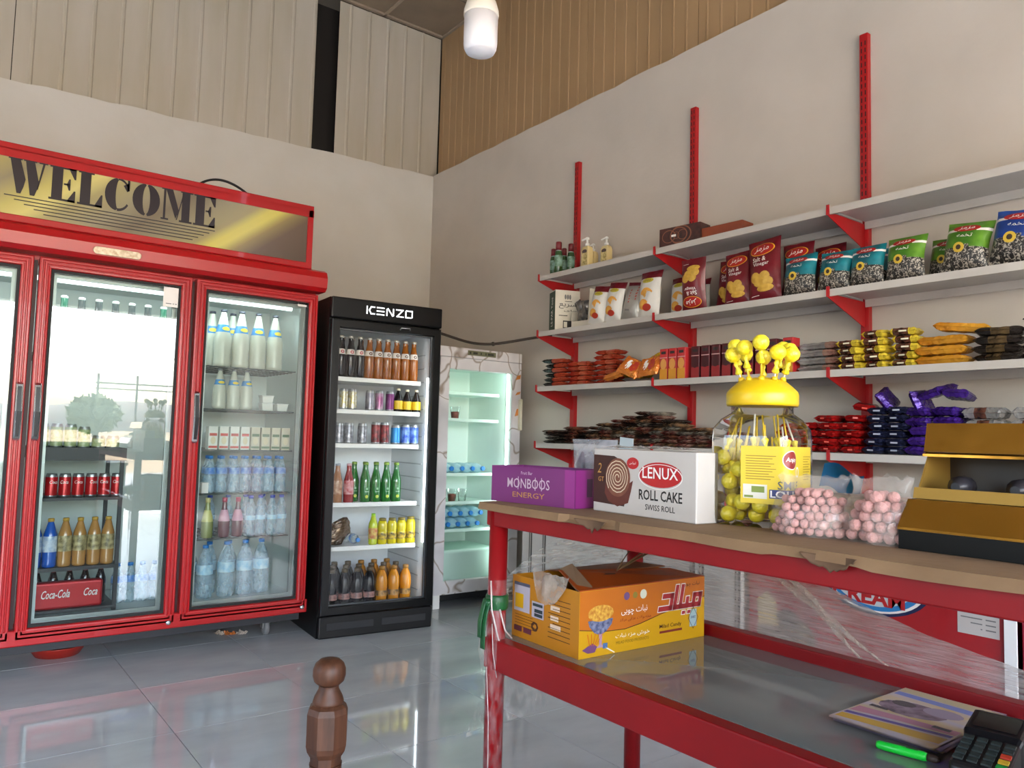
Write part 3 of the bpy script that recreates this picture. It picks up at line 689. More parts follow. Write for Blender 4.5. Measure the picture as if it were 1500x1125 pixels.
b = MB(); b.box(1.21, 4.352, .803, 1.245, 4.39, .86); tag(b.build('price_card', M('paper_white')), 'small white card beside the shrink-wrapped water', 'card')
pk = M('pink_cap', '#c4395a', .4); pk_l = M('pink_label', '#dca0b4', .4); dkred = M('dark_red_syrup', '#5e1d2b', .15, spec=.6); ysy = M('pale_green_syrup', '#9aa06a', .2, spec=.6)
syr = lambda body, lab, capm, nm: bottle_maker(nm, 'bottle', [(.026, 0), (.031, .006), (.031, .085), (.026, .115), (.014, .16), (.012, .19), (.012, .2)], body, ([(.014, .192), (.014, .215), (.012, .217)], capm), (.088, .15, lab))
s1 = syr(ysy, M('pale_yellow_label', '#d8d48a', .4), M('pale_yellow_cap', '#cfc68a', .4), 'syrup_bottle'); s2 = syr(dkred, pk_l, pk, 'syrup_bottle')
s1.at('pale yellow syrup bottle left of the two pink ones', (1.262, 4.40, .557), 0, 'syrup bottles'); s2.at('dark red syrup bottle with pink cap, left of the pair', (1.352, 4.40, .557), 0, 'syrup bottles'); s2.at('dark red syrup bottle with pink cap, right of the pair', (1.426, 4.40, .557), 0, 'syrup bottles')
w07 = bottle_maker('water_bottle', 'bottle', pet(.226, .0305), clear_w, (capp(.226, .0145), M('dark_blue_cap', '#2c4fb8', .35)), (.09, .115, lblue))
for i in range(4): w07.at('tall blue-capped water bottle, %s beside the pink syrup' % nth(i, 4), (1.492+.062*i-.001*(i == 3), 4.385+.02*(i % 2), .557), .4*i, GW)
for i in range(4): w07.at('tall blue-capped water bottle, %s in the row behind the syrups' % nth(i, 4), (1.30+.1*i, 4.5, .557), .4*i, GW)
w15 = bottle_maker('water_bottle', 'bottle', pet(.30, .046, .013), clear_w, (capp(.30, .0165, .024), blue_cap), (.135, .19, lblue))
for i, (x, y) in enumerate(((1.262, 4.40), (1.375, 4.395), (1.48, 4.405), (1.577, 4.42))): w15.at('large water bottle with blue label, %s on the cooler floor' % nth(i, 4), (x, y, .233), .5*i, GW, sc=1.0 if i else .95)
for i, (x, y) in enumerate(((1.21, 4.52), (1.32, 4.53), (1.43, 4.53), (1.53, 4.54))): w15.at('large water bottle, %s of the rear cooler floor row' % nth(i, 4), (x, y, .233), .5*i, GW)
# hanging green-glass bottles on the upper shelf behind the middle door
gg = GLASS('green_glass', '#6f9a86', 1.5, 1.4, .08); dk = M('dark_bottle', '#3c4446', .25)
g1 = bottle_maker('soda_bottle', 'bottle', glassb(.30, .034), M('green_bottle', '#2f6a55', .15, spec=.7), ([(.016, .29), (.017, .30), (.012, .304)], white_pl)); g2 = bottle_maker('soda_bottle', 'bottle', glassb(.30, .034), dk, ([(.016, .29), (.017, .30), (.012, .304)], white_pl))
for i in range(8): (g1 if i in (0, 1, 7) else g2).at('%s soda bottle, %s on the middle bay top shelf' % ('green' if i in (0, 1, 7) else 'dark', nth(i, 8)), (.44+.078*i, 4.44, 1.5), 0, 'soda bottles on the top cooler shelf')

# black rack standing in the middle bay
RO = (.62, 4.5, .232); rk = thing('wire_rack', 'black metal rack standing inside the middle cooler bay', 'rack', RO)
rb = M('rack_black', '#1b1d22', .45)
for px_, py_ in ((.425, 4.31), (.797, 4.31), (.425, 4.69), (.797, 4.69)):
    b = MB(RO); b.box(px_, py_, .232, px_+.018, py_+.018, 1.03); b.build('post', rb, rk)
for z, th in ((1.035, .055), (.797, .012), (.463, .016), (.262, .012)):
    b = MB(RO)
    if th > .05: b.box(.418, 4.303, z-th, .822, 4.315, z+.008); b.box(.418, 4.7, z-th, .822, 4.712, z+.008); b.box(.418, 4.315, z-th, .43, 4.7, z+.008); b.box(.81, 4.315, z-th, .822, 4.7, z+.008); b.box(.43, 4.315, z-.006, .81, 4.7, z-.0005)
    else: b.box(.425, 4.305, z-th, .815, 4.317, z+.002); b.box(.425, 4.317, z-.006, .815, 4.7, z-.0005)
    b.build('shelf', rb, rk)
alu = M('can_top', '#b9bcbf', .3, metal=.9)
def can_maker(name, body, h=.115, r=.026, extra=None):
    def mk():
        t = thing(name, name, 'can'); b = MB(); p = can(h, r); k = [1]+[0]*1+[0]+[1]*4+[1]
        b.lathe(p, 16, mats=[1, 1, 0, 1, 1, 1, 1, 1]); b.build('can', [body, alu], t)
        if extra: extra(t, r, h)
        return t
    return Proto(mk)
redc = M('can_red', '#b01c22', .3, metal=.3)
def red_ex(t, r, h): put('can_script', TXT('Coca', 0, h*.66, .036, .016, .01, .3), cyl_S(r), white_pl, t)
rc_ = can_maker('soda_can', redc, .118, .027, red_ex)
for i in range(7): rc_.at('red soda can, %s on the black rack' % nth(i, 7), (.446+.0575*i, 4.345, .797), .3*math.sin(i*2), 'red cans on the black rack')
gc = can_maker('juice_can', M('can_green_white', '#c9cfae', .35, var='#7f9a58', scale=40), .118, .027); gs = can_maker('fruit_can', M('can_olive', '#8f9a5a', .35, var='#c9cfae', scale=40), .07, .03)
for i in range(4): gc.at('pale green can, %s on top of the black rack' % nth(i, 4), (.455+.06*i, 4.37, 1.035), 0, 'cans on top of the rack', sc=(1, 1, 1.05-.1*(i == 3)))
for i in range(2): gs.at('short olive can, %s at the end of the rack top' % ('left one' if i == 0 else 'right one'), (.70+.066*i, 4.37, 1.035), 0, 'cans on top of the rack')
soda = lambda body, lab, capm: bottle_maker('soft_drink_bottle', 'bottle', pet(.235, .031), body, (capp(.235, .0145), capm), (.075, .15, lab))
bb = soda(M('blue_drink', '#2358b4', .15, spec=.6), M('label_blue_white', '#7f9cc4', .4, var='#e0e6ea', scale=35), M('gold_cap', '#b8923c', .4)); gb = soda(M('amber_drink', '#b0814a', .15, spec=.6), M('label_gold', '#c9b98a', .4, var='#5a5030', scale=35), M('gold_cap'))
for i in range(6): (bb if i < 2 else gb).at('%s drink bottle, %s on the middle rack shelf' % ('blue' if i < 2 else 'amber', nth(i, 6)), (.452+.0635*i-(.0 if i < 5 else .002), 4.36, .463), .5*i, 'soft drinks on the rack')
clr = bottle_maker('cola_bottle', 'bottle', pet(.2, .028), M('dark_cola', '#1a0f0d', .12, spec=.6), (capp(.2, .014), M('red_cap', '#b3202a', .4)))
for i in range(5): clr.at('cola bottle with red cap, %s on the lower rack shelf' % nth(i, 5), (.478+.07*i, 4.43, .262), 0, 'cola bottles on the rack', sc=.9)
b = MB((.59, 4.35, .262)); b.box(.449, 4.33, .2625, .755, 4.39, .392); tr = thing('soda_multipack', 'red soda multipack with white script at the rack bottom', 'multipack', (.59, 4.35, .262)); b.build('wrap', redc, tr, bevel=.012, seg=3)
put('lettering', TXT('Coca-Cola', -.04, .075, .12, .04, .012, .35), front_S(-.0275), white_pl, tr); put('lettering', TXT('Coca', .11, .075, .06, .038, .012, .35), front_S(-.0275), white_pl, tr)
for i in range(4): w05.at('small water bottle, %s on the floor beside the black rack' % nth(i, 4), (.85+.06*i, 4.5, .233), 0, GW)
for i in range(5): w15.at('large water bottle, %s behind the leftmost cooler door' % nth(i, 5), (-.2+.1*i, 4.42, .233), 0, GW)
for i in range(5): gc.at('pale green can, %s behind the leftmost cooler door' % nth(i, 5), (-.2+.1*i, 4.42, .9), 0, 'cans behind the first door')

# contents of the black fridge (local frame of the fridge)
KM = Matrix.Translation(KL) @ Matrix.Rotation(KR, 4, 'Z')
def K(x, y, z): return tuple(KM @ Vector((x, y, z)))
cola = M('cola_liquid', '#100807', .18, spec=.4); fanta = M('orange_liquid', '#8f4f14', .15, spec=.5); wl = M('white_label', '#d8cfc6', .5); crown = M('crown_cap', '#c9c0b0', .3, metal=.7)
def lab_ex(colr):
    def ex(t, lb, rad):
        put('label_swirl', ELL(0, .155, .010, .010, 14, .45), lambda u, v: ((rad(v)+.0018)*math.sin(u/.025), -(rad(v)+.0018)*math.cos(u/.025), v), M(*colr), lb)
    return ex
colaB = bottle_maker('cola_bottle', 'bottle', glassb(.25, .0292), cola, ([(.016, .238), (.0165, .25), (.012, .254)], crown), (.14, .172, wl), extras=lab_ex(('swirl_red', '#b03040', .5)))
fantaB = bottle_maker('orange_soda_bottle', 'bottle', glassb(.25, .0292), fanta, ([(.016, .238), (.0165, .25), (.012, .254)], crown), (.14, .172, wl), extras=lab_ex(('swirl_brown', '#5a3020', .5)))
for i in range(9):
    x = -.232+.0588*i
    (colaB if i < 3 else fantaB).at('%s glass bottle, %s in the top fridge shelf front row' % ('cola' if i < 3 else 'orange soda', nth(i, 9)), K(x, .15, KZ[0]), KR, 'glass bottles on the top fridge shelf')
for i in range(8):
    x = -.2+.06*i
    (colaB if i < 2 else fantaB).at('%s glass bottle, %s in the top fridge shelf rear row' % ('cola' if i < 2 else 'orange soda', nth(i, 8)), K(x, .225, KZ[0]), KR, 'glass bottles on the top fridge shelf')
GC = 'cans in the black fridge'
c_gold = can_maker('energy_can', M('can_gold_check', '#b9a55a', .35, metal=.5, var='#d6d6d2', scale=60), .128, .026); c_grey = can_maker('energy_can', M('can_grey', '#7b7982', .35, metal=.5, var='#a9a4ac', scale=30), .125, .026); c_pink = can_maker('energy_can', M('can_pink', '#8a4a72', .35, metal=.4, var='#b9a0b0', scale=18), .125, .026); c_purp = can_maker('energy_can', M('can_purple', '#6d2a62', .35, metal=.4), .125, .026)
c_silv = can_maker('energy_can', M('can_silver_dark', '#5c5c62', .35, metal=.5, var='#a5a5aa', scale=40), .125, .028); c_blkr = can_maker('energy_can', M('can_black_red', '#20181a', .35, metal=.3, var='#a02a30', scale=35), .135, .027); c_lblue = can_maker('energy_can', M('can_sky', '#2f86c8', .35, metal=.4), .12, .029); c_blue = can_maker('energy_can', M('can_blue', '#1c44a8', .35, metal=.4, var='#8fb0e0', scale=25), .125, .03)
for c, x, lb in ((c_gold, -.205, 'gold and silver patterned can at the left of the second fridge shelf, outer'), (c_gold, -.15, 'gold and silver patterned can at the left of the second fridge shelf, inner'), (c_grey, -.04, 'grey drink can left of the pink one'), (c_pink, .02, 'pink and silver drink can on the second fridge shelf'), (c_purp, .09, 'purple drink can beside the yellow-labelled bottles')): c.at(lb, K(x, .15, KZ[1]), KR, GC)
ylab = M('yellow_label', '#d8b41c', .4)
yb = bottle_maker('malt_bottle', 'bottle', [(.024, 0), (.028, .006), (.028, .075), (.02, .1), (.011, .125), (.0105, .14)], cola, ([(.012, .132), (.012, .144), (.009, .146)], M('cream_cap', '#d8ccb0', .4)), (.018, .07, ylab))
for i, x in enumerate((.145, .204, .262)): yb.at('small dark bottle with yellow label, %s of three' % nth(i, 3), K(x, .15-.01*(i == 2), KZ[1]), KR, 'yellow-label bottles in the black fridge', sc=(1, 1, .98+.03*(i == 0)))
for c, x, lb in ((c_silv, -.225, 'dark silver can, leftmost on the third fridge shelf'), (c_silv, -.165, 'dark silver can, second on the third fridge shelf'), (c_silv, -.08, 'dark silver can standing left of the black and red cans'), (c_blkr, .005, 'black and red can, left of the pair'), (c_blkr, .063, 'black and red can, right of the pair'), (c_lblue, .135, 'sky blue can right of the black and red cans'), (c_blue, .2, 'royal blue can in the middle of the blue trio'), (c_blue, .258, 'royal blue can at the right shelf end')): c.at(lb, K(x, .15, KZ[2]), KR, GC)
fb1 = bottle_maker('fruit_drink_bottle', 'bottle', glassb(.225, .03), M('peach_drink', '#9a6a48', .15, spec=.6), ([(.015, .215), (.016, .228), (.012, .23)], M('grey_cap')), (.05, .13, M('peach_label', '#c9a88a', .4, var='#8a4a2a', scale=40)))
fb2 = bottle_maker('fruit_drink_bottle', 'bottle', glassb(.225, .03), M('red_drink', '#8a2024', .15, spec=.6), ([(.015, .215), (.016, .228), (.012, .23)], M('pink_white_cap', '#c9a0a8', .4)), (.05, .13, M('red_label', '#a8242c', .4, var='#d8a8a8', scale=40)))
fb1.at('peach drink bottle at the left of the fourth fridge shelf', K(-.222, .15, KZ[3]), KR, 'fruit drinks'); fb2.at('red drink bottle between the peach and green bottles', K(-.152, .15, KZ[3]), KR, 'fruit drinks')
grn = M('green_soda_glass', '#1c6a22', .1, spec=.8); lime = M('lime_print', '#b9c83a', .4)
def lime_ex(t, lb, rad):
    put('lime_print', ELL(.0, .035, .010, .010, 12), cyl_S(.0305), lime, t); put('label_mark', JOIN(RECT(-.006, .075, .006, .087, 2, 1), RECT(-.012, .062, .012, .066, 3, 1)), cyl_S(.0305), M('pale_green_print', '#9ac89a', .4), t)
gso = bottle_maker('lime_soda_bottle', 'bottle', glassb(.235, .0305), grn, ([(.016, .222), (.0165, .235), (.012, .238)], M('crown_green', '#8aa84a', .3, metal=.5)), extras=lime_ex)
for i, x in enumerate((-.048, .018, .084, .15)): gso.at('green lime soda bottle, %s in the front row of four' % nth(i, 4), K(x, .15, KZ[3]), KR, 'lime soda bottles')
for i, x in enumerate((-.09, -.02, .05, .12)): gso.at('green lime soda bottle, %s in the row behind' % nth(i, 4), K(x, .23, KZ[3]), KR, 'lime soda bottles')
# fifth shelf: crumpled bag, lying bottle, yellow juices
b = MB(); rr = random.Random(4)
def crum(u, v):
    th = 2*PI*u; z = v*.16; rad = (.062+.02*noise.noise(Vector((math.cos(th)*1.3, math.sin(th)*1.3, v*3))))*(math.sin(PI*min(1, .12+v*.86))**.6)+.012*noise.noise(Vector((math.cos(th)*4, math.sin(th)*4, v*8)))
    return (rad*1.1*math.cos(th)+.05*v*v, rad*.6*math.sin(th), max(.001, z))
b.grid(crum, 22, 14, sm=False)
tag(b.build('crumpled_bag', M('brown_foil', '#6a5238', .25, metal=.4, var='#3a2c20', scale=14), None, K(-.19, .22, KZ[4]), (0, 0, KR)), 'crumpled brown foil bag on the fifth fridge shelf', 'bag')
w05.at('small water bottle lying with its blue cap forward beside the foil bag', K(-.08, .33, KZ[4]+.031), KR, 'lying water bottles', rot=(PI/2, 0, KR), sc=.9)
yj = M('yellow_juice', '#c9b814', .15, spec=.6); lemon = bottle_maker('lemon_drink_bottle', 'bottle', pet(.185, .027), M('lemon_drink', '#b4c024', .15, spec=.6), (capp(.185, .0125), M('lime_cap', '#8fc42a', .4)), (.035, .1, M('lemon_label', '#d8c86a', .4, var='#b0402a', scale=40)))
lemon.at('tall lemon drink bottle left of the short yellow juices', K(.012, .15, KZ[4]), KR)
yj_b = bottle_maker('juice_bottle', 'bottle', [(.026, 0), (.029, .006), (.029, .07), (.027, .075), (.029, .08), (.029, .12), (.024, .135), (.02, .142)], yj, ([(.0215, .139), (.0215, .153), (.019, .155)], M('olive_cap', '#7a6a1c', .4)), (.03, .068, M('dark_label', '#2a2418', .4, var='#d8b428', scale=45)))
for i, x in enumerate((.072, .134, .196, .258)): yj_b.at('short yellow juice bottle, %s of four on the fifth shelf' % nth(i, 4), K(x, .15, KZ[4]), KR, 'yellow juices', sc=1.0 if i < 3 else 1.03)
# fridge floor
bigp = lambda body, lab, capm: bottle_maker('juice_bottle', 'bottle', [(.029, 0), (.034, .006), (.035, .02), (.033, .075), (.035, .085), (.033, .12), (.036, .14), (.036, .16), (.034, .19), (.024, .22), (.0165, .232), (.0165, .24)], body, ([(.018, .236), (.018, .256), (.015, .258)], capm), (.085, .118, lab))
oj = bigp(M('orange_juice', '#c8801c', .2, spec=.5), M('orange_label', '#d8a050', .4, var='#2a1c18', scale=30), M('orange_cap', '#9a6a24', .4)); bj = bigp(M('pomegranate_juice', '#0a070a', .22, spec=.3), M('dark_pink_label', '#3a2a2c', .4, var='#c08a80', scale=40), M('brown_cap', '#5a4a34', .4)); brj = bigp(M('brown_juice', '#6a4420', .2), M('orange_label'), M('brown_cap'))
for i in range(7): (bj if i < 4 else oj).at('%s juice bottle, %s in the fridge floor front row' % ('black' if i < 4 else 'orange', nth(i, 7)), K(-.235+.0775*i, .14, .1), KR, 'large juice bottles')
for i in range(6): (bj if i < 3 else brj).at('%s juice bottle, %s in the fridge floor second row' % ('black' if i < 3 else 'brown', nth(i, 6)), K(-.2+.08*i, .222, .1), KR, 'large juice bottles', sc=1.03)
for i in range(5): (bj if i < 2 else oj).at('%s juice bottle, %s in the fridge floor last row' % ('black' if i < 2 else 'orange', nth(i, 5)), K(-.16+.085*i, .315, .1), KR, 'large juice bottles', sc=1.05)

# contents of the white freezer
cupm = GLASS('clear_cup', '#f2f5f4', 1.4, 1.5, .12); redice = M('red_ice', '#d2452e', .4)
def cup():
    t = thing('dessert_cup', 'c', 'cup'); b = MB(); b.lathe([(.026, 0), (.036, .085), (.038, .09)], 16, cap1=False); b.build('cup', cupm, t)
    b = MB(); b.lathe([(.0245, .003), (.0315, .05), (.02, .056)], 16); b.build('red_dessert', redice, t); return t
cu = Proto(cup)
for x, y, z, lb in ((2.83, 4.56, FZ[1], 'clear cup of red dessert at the left edge of the upper freezer shelf'), (2.96, 4.56, FZ[1], 'clear cup of red dessert in the middle of the upper freezer shelf'), (2.91, 4.64, FZ[1], 'clear cup of red dessert behind the middle one on the upper freezer shelf'), (2.87, 4.56, FZ[3], 'clear cup of dark red dessert left on the lower freezer shelf'), (2.955, 4.56, FZ[3], 'clear cup of bright red dessert on the lower freezer shelf')): cu.at(lb, (x, y, z), 0, 'dessert cups in the freezer')
b = MB(); b.lathe([(.026, 0), (.036, .085), (.038, .09)], 16, cap1=False); tag(b.build('empty_cup', cupm, None, (3.04, 4.56, FZ[3])), 'empty clear cup right of the red dessert cups', 'cup')
wf = bottle_maker('frozen_water_bottle', 'bottle', pet(.23, .036), M('icy_water', '#a9d3e4', .2, spec=.6, var='#d4ecf4', scale=20), (capp(.23, .0165, .024), blue_cap))
def lie(row, n, z, x0, dx, y=4.76):
    for i in range(n): wf.at('frozen water bottle, %s in %s' % (nth(i, n), row), (x0+dx*i, y, z+.0362), 0, 'frozen water bottles', rot=(PI/2, 0, 0))
lie('the top freezer pile', 5, FZ[2], 2.845, .088); lie('the upper layer of the low freezer shelf', 5, FZ[4]+.0735, 2.845, .086); lie('the bottom layer of the low freezer shelf', 5, FZ[4], 2.835, .082)
wf.at('single frozen water bottle lying on top of the upper pile', (2.85, 4.77, FZ[2]+.0362+.0735), 0, 'frozen water bottles', rot=(PI/2, 0, 0))

# ------------------------------------------------------------------ red and white wall shelving
shelf_w = M('shelf_white', '#b9b4ae', .45, var='#aea8a1', scale=4)
SHO = (XW-.02, 2.9, 0)
su = thing('wall_shelving', 'white wall shelves on red slotted uprights and triangular brackets', 'shelving', SHO)
UY = [3.9, 2.8875, 1.855, .83]; XF = 3.157; ZCs = [2.20, 1.83, 1.47, 1.105]
ZT = [z+.014 for z in ZCs]
for k, uy in enumerate(UY):
    zt = (3.06, 3.11, 3.13, 3.13)[k]
    b = MB(SHO); b.box(XW-.032, uy-.02, .35, XW-.001, uy+.02, zt); u_ = b.build('upright', red2, su, bevel=.002)
    b = MB(SHO)
    z = 2.3
    while z < zt-.03:
        for s in (-.009, .009): b.box(XW-.0328, uy+s-.0025, z, XW-.0319, uy+s+.0025, z+.022)
        z += .035
    sl = b.build('slots', black_pl, u_); sl['kind'] = 'stuff'
    for z in ZCs:
        b = MB(SHO)
        poly = [(XF-.004, z+.024), (XF-.004, z-.022), (XW-.035, z-.125), (XW-.03, z-.125), (XW-.03, z-.004), (XF+.012, z-.004), (XF+.002, z+.024)]
        b.prism(poly, lambda u, v: (u, uy-.0018, v), lambda u, v: (u, uy+.0018, v)); b.build('bracket', red2, su)
        b = MB(SHO); b.box(XF-.006, uy-.007, z-.02, XF-.001, uy+.007, z+.026); b.build('bracket_hook', red2, su)
for z in ZCs:
    for ya, yb_ in ((3.893, 2.895), (2.88, 1.862), (1.848, .838)):
        b = MB(SHO)
        prof = [(XF, z-.018), (XF, z+.014), (XW-.034, z+.014), (XW-.034, z-.03), (XW-.04, z-.03), (XW-.04, z+.006), (XF+.03, z+.006), (XF+.03, z-.012), (XF+.006, z-.018)]
        b.rings([[(u, yy, v) for u, v in prof] for yy in (yb_, ya)], 0, True, True, False); b.build('shelf_board', shelf_w, su)
def SH(k, depth, y, dz=0): return (XF+depth, y, ZT[k]+dz+.0006)
FW = -PI/2                                                             # front of a thing turned to the shop

# ------------------------------------------------------------------ pouches and snack bags
def bag_geom(w, h, t, seed=0, narrow=.07, crimp=.05):
    def bul(u, v):
        a = max(0, 1-abs(2*u/w)**2.4)**.62; s = min(1, max(0, (v/h-crimp)/(1-2*crimp)))
        e = math.sin(PI*s)**.5 if 0 < s < 1 else 0
        return t/2*a*e*(1+.12*noise.noise(Vector((u*18, v*18, seed))))
    def px(u, v): return u*(1-narrow*math.sin(PI*min(1, max(0, v/h))))+.006*noise.noise(Vector((v*9, seed*3.1, 2)))
    def S(off=.0008, sgn=-1):
        return lambda u, v: (px(u, v), sgn*(bul(u, v)+.0007+(off if sgn < 0 else 0))+.004*noise.noise(Vector((u*25, v*14, seed+7)))*(1 if v > h*.9 else .4), v)
    return S
def bag_maker(name, cat, w, h, t, mats, mfn, deco, seed=0, nu=14, nv=18):
    def mk():
        r = thing(name, name, cat); S = bag_geom(w, h, t, seed); b = MB(); F = S(0); K_ = S(0, 1)
        b.grid(lambda a, c: F((a-.5)*w, c*h), nu, nv, mfn=mfn); b.grid(lambda a, c: K_((.5-a)*w, c*h), nu, nv, mfn=mfn)
        bd = b.build('pouch', mats, r)
        deco(r, S, w, h); return r
    return Proto(mk)
white_ink = M('white_ink', '#e9e4df', .5); red_ink = M('red_ink', '#a8201c', .4); yel_ink = M('yellow_outline', '#e0a82c', .4); chip_y = M('crisp_yellow', '#d0a844', .5, var='#b58a30', scale=40); chip_d = M('crisp_amber', '#b08a34', .5, var='#c9a44a', scale=40)
maroon = M('maroon_foil', '#6e0f1e', .32, spec=.5, var='#5a0c18', scale=10, bump=.25, bscale=30); maroon_h = M('crimson_foil', '#94121f', .3)
def maz(S, r, cx, cy, w, h, flip=1):
    put('logo_outline', ELL(cx, cy, w*1.08, h*1.1, 24), S(.001), yel_ink, r); put('logo_oval', ELL(cx, cy, w, h, 24), S(.0016), red_ink, r)
    put('lettering', TXT('مزمز', cx, cy, w*1.25*flip, h*1.15*flip, .01, .25), S(.0024), white_ink, r)
def deco_mar(flip):
    def d(r, S, w, h):
        y = (lambda q: h-q) if flip < 0 else (lambda q: q)
        maz(S, r, .0, y(h*.82), w*.36, h*.095, flip)
        put('lettering', TXT('Salt &', -.01*flip, y(h*.66), w*.42*flip, h*.075*flip, .004), S(.0016), white_ink, r); put('lettering', TXT('Vinegar', 0, y(h*.57), w*.5*flip, h*.075*flip, .004), S(.0016), white_ink, r)
        for k_, (cx, cy, rx, ry) in enumerate(((-.2, .37, .17, .085), (.1, .37, .17, .08), (-.06, .29, .2, .07), (.2, .28, .15, .075), (.1, .19, .26, .055))):
            put('printed_crisp', ELL(cx*w, y(cy*h), rx*w, ry*h, 12), S(.0013+.0003*k_), (chip_y, chip_d)[k_ % 2], r)
        put('small_print', RECT(-.38*w, y(.1*h)-.001, -.12*w, y(.1*h)+.001, 3, 1), S(.0014), white_ink, r)
    return d
marB = bag_maker('crisp_packet', 'crisps', .165, .285, .07, maroon, None, deco_mar(1), 3); marU = bag_maker('crisp_packet', 'crisps', .165, .285, .07, maroon, None, deco_mar(-1), 5)
GM = 'maroon crisp packets'
marU.at('maroon crisp packet standing upside down beside the white packets', SH(1, .075, 2.665), FW, GM, rot=(.06, 0, FW))
for (d, y, lb, ry, s) in ((.17, 2.525, 'maroon crisp packet half hidden, right of the upside-down one', .05, .96), (.09, 2.4, 'maroon crisp packet in the middle of the maroon row', -.05, 1.0), (.07, 2.225, 'largest brightest maroon crisp packet at the front of the row', -.08, 1.12), (.165, 2.12, 'maroon crisp packet mostly behind the teal seed pouch', .0, 1.02), (.265, 2.0, 'maroon crisp packet at the back above the teal pouches', -.04, .98)):
    marB.at(lb, SH(1, d, y), FW, GM, rot=(-.1, ry, FW), sc=s)
wf_foil = M('white_foil', '#cbc9c4', .35, bump=.2, bscale=25); silver_foil = M('silver_foil', '#a3a19c', .28, metal=.5, bump=.3, bscale=30); fry = M('fries_orange', '#cf8430', .5, var='#e0b050', scale=30); tom = M('tomato_red', '#a83220', .4); lime_l = M('lime_logo', '#b4a838', .4)
def deco_fry(r, S, w, h):
    put('logo', ELL(0, h*.78, w*.26, h*.055, 18), S(.001), lime_l, r); put('lettering', TXT('چیپس', 0, h*.78, w*.3, h*.05), S(.0018), M('brown_ink', '#4a3420', .5), r)
    for k in range(9):
        a = math.radians(50+10*k); c, s_ = math.cos(a), math.sin(a); x0, y0 = c*w*.05, h*.3; x1, y1 = c*w*.42, h*.3+s_*h*.32; n = (-s_*.006, c*.006)
        put('printed_fry', POLY([(x0-n[0], y0-n[1]), (x1-n[0], y1-n[1]), (x1+n[0], y1+n[1]), (x0+n[0], y0+n[1])]), S(.0012+.0002*(k % 3)), fry, r)
    put('printed_bowl', ELL(-.02, h*.27, w*.22, h*.11, 18), S(.0016), fry, r); put('printed_tomato', ELL(.005, h*.2, w*.2, h*.075, 18), S(.0022), tom, r)
fryB = bag_maker('crisp_packet', 'crisps', .14, .235, .065, [wf_foil, maroon], lambda a, c: 1 if c > .86 else 0, deco_fry, 2)
def deco_stripe(r, S, w, h):
    for k in range(5): put('printed_stripe', POLY([(-.1*w, h*(.4+.08*k)), (.3*w, h*(.5+.08*k)), (.3*w, h*(.54+.08*k)), (-.1*w, h*(.44+.08*k))]), S(.0012), tom, r)
    put('small_print', RECT(-.2*w, .2*h, .05*w, .24*h, 2, 1), S(.0012), M('grey_ink'), r)
strB = bag_maker('crisp_packet', 'crisps', .14, .225, .065, [silver_foil, maroon], lambda a, c: 1 if c > .9 else 0, deco_stripe, 8)
GF = 'white crisp packets'
for (y, d, lb, ry, s) in ((3.405, .05, 'white crisp packet leaning against the open carton', .14, 1.0), (3.272, .055, 'white crisp packet leaning, second from the open carton', .12, 1.02), (2.985, .06, 'upright white crisp packet with maroon top, broadest in the row', .0, 1.16), (2.85, .17, 'white crisp packet just behind the broad upright one', -.03, 1.0), (2.78, .26, 'white crisp packet in shadow next to the maroon ones', -.05, .95)):
    fryB.at(lb, SH(1, d, y, .007 if ry > .1 else 0), FW, GF, rot=(-.12, ry, FW), sc=s)
strB.at('silver crisp packet turned to its striped back', SH(1, .055, 3.13, .007), FW, GF, rot=(-.2, .13, FW), sc=1.0)
def seeds_mat():
    if 'printed_seeds' in MATS: return MATS['printed_seeds']
    m = M('printed_seeds', '#2a2622', .4); nt = m.node_tree; p = nt.nodes['Principled BSDF']; tc = nt.nodes.new('ShaderNodeTexCoord'); v = nt.nodes.new('ShaderNodeTexNoise'); v.inputs['Scale'].default_value = 95; v.inputs['Distortion'].default_value = 1.2
    r = nt.nodes.new('ShaderNodeValToRGB'); r.color_ramp.elements[0].position = .5; r.color_ramp.elements[0].color = (*lin('#1d1a18'), 1); r.color_ramp.elements[1].position = .6; r.color_ramp.elements[1].color = (*lin('#a9a196'), 1)
    nt.links.new(tc.outputs['Object'], v.inputs['Vector']); nt.links.new(v.outputs['Fac'], r.inputs[0]); nt.links.new(r.outputs[0], p.inputs['Base Color']); return m
sdm = seeds_mat(); ylw2 = M('sunflower_yellow', '#cfae3a', .5); dbr = M('seed_brown', '#3a2a18', .5)
def deco_seed(r, S, w, h):
    put('logo_oval', ELL(-.02*w, h*.84, w*.3, h*.075, 20), S(.0012), red_ink, r); put('lettering', TXT('مزمز', -.02*w, h*.84, w*.36, h*.09, .01, .2), S(.002), white_ink, r)
    put('lettering', TXT('تخمه', 0, h*.68, w*.34, h*.07), S(.0014), white_ink, r)
    put('printed_sunflower', ELL(-.08*w, h*.44, w*.13, h*.1, 16), S(.0014), ylw2, r); put('printed_centre', ELL(-.08*w, h*.44, w*.06, h*.05, 12), S(.002), dbr, r)
def seedbag(c1, c2, nm, seed):
    a = M(nm+'_foil', c1, .3, spec=.6, var=c2, scale=9, bump=.2, bscale=25)
    return bag_maker('seed_pouch', 'seeds', .165, .195, .085, [a, sdm, white_ink], lambda u, c: 1 if c < .42+.06*math.sin(u*PI) else (2 if .76 < c < .84 and abs(u-.5) > .2 else 0), deco_seed, seed)
teal = seedbag('#0a4f5c', '#0f8a98', 'teal', 11); green = seedbag('#386a1c', '#6c9c2c', 'green', 13); blue = seedbag('#16357e', '#2a5ab4', 'blue', 17)
GS = 'sunflower seed pouches'
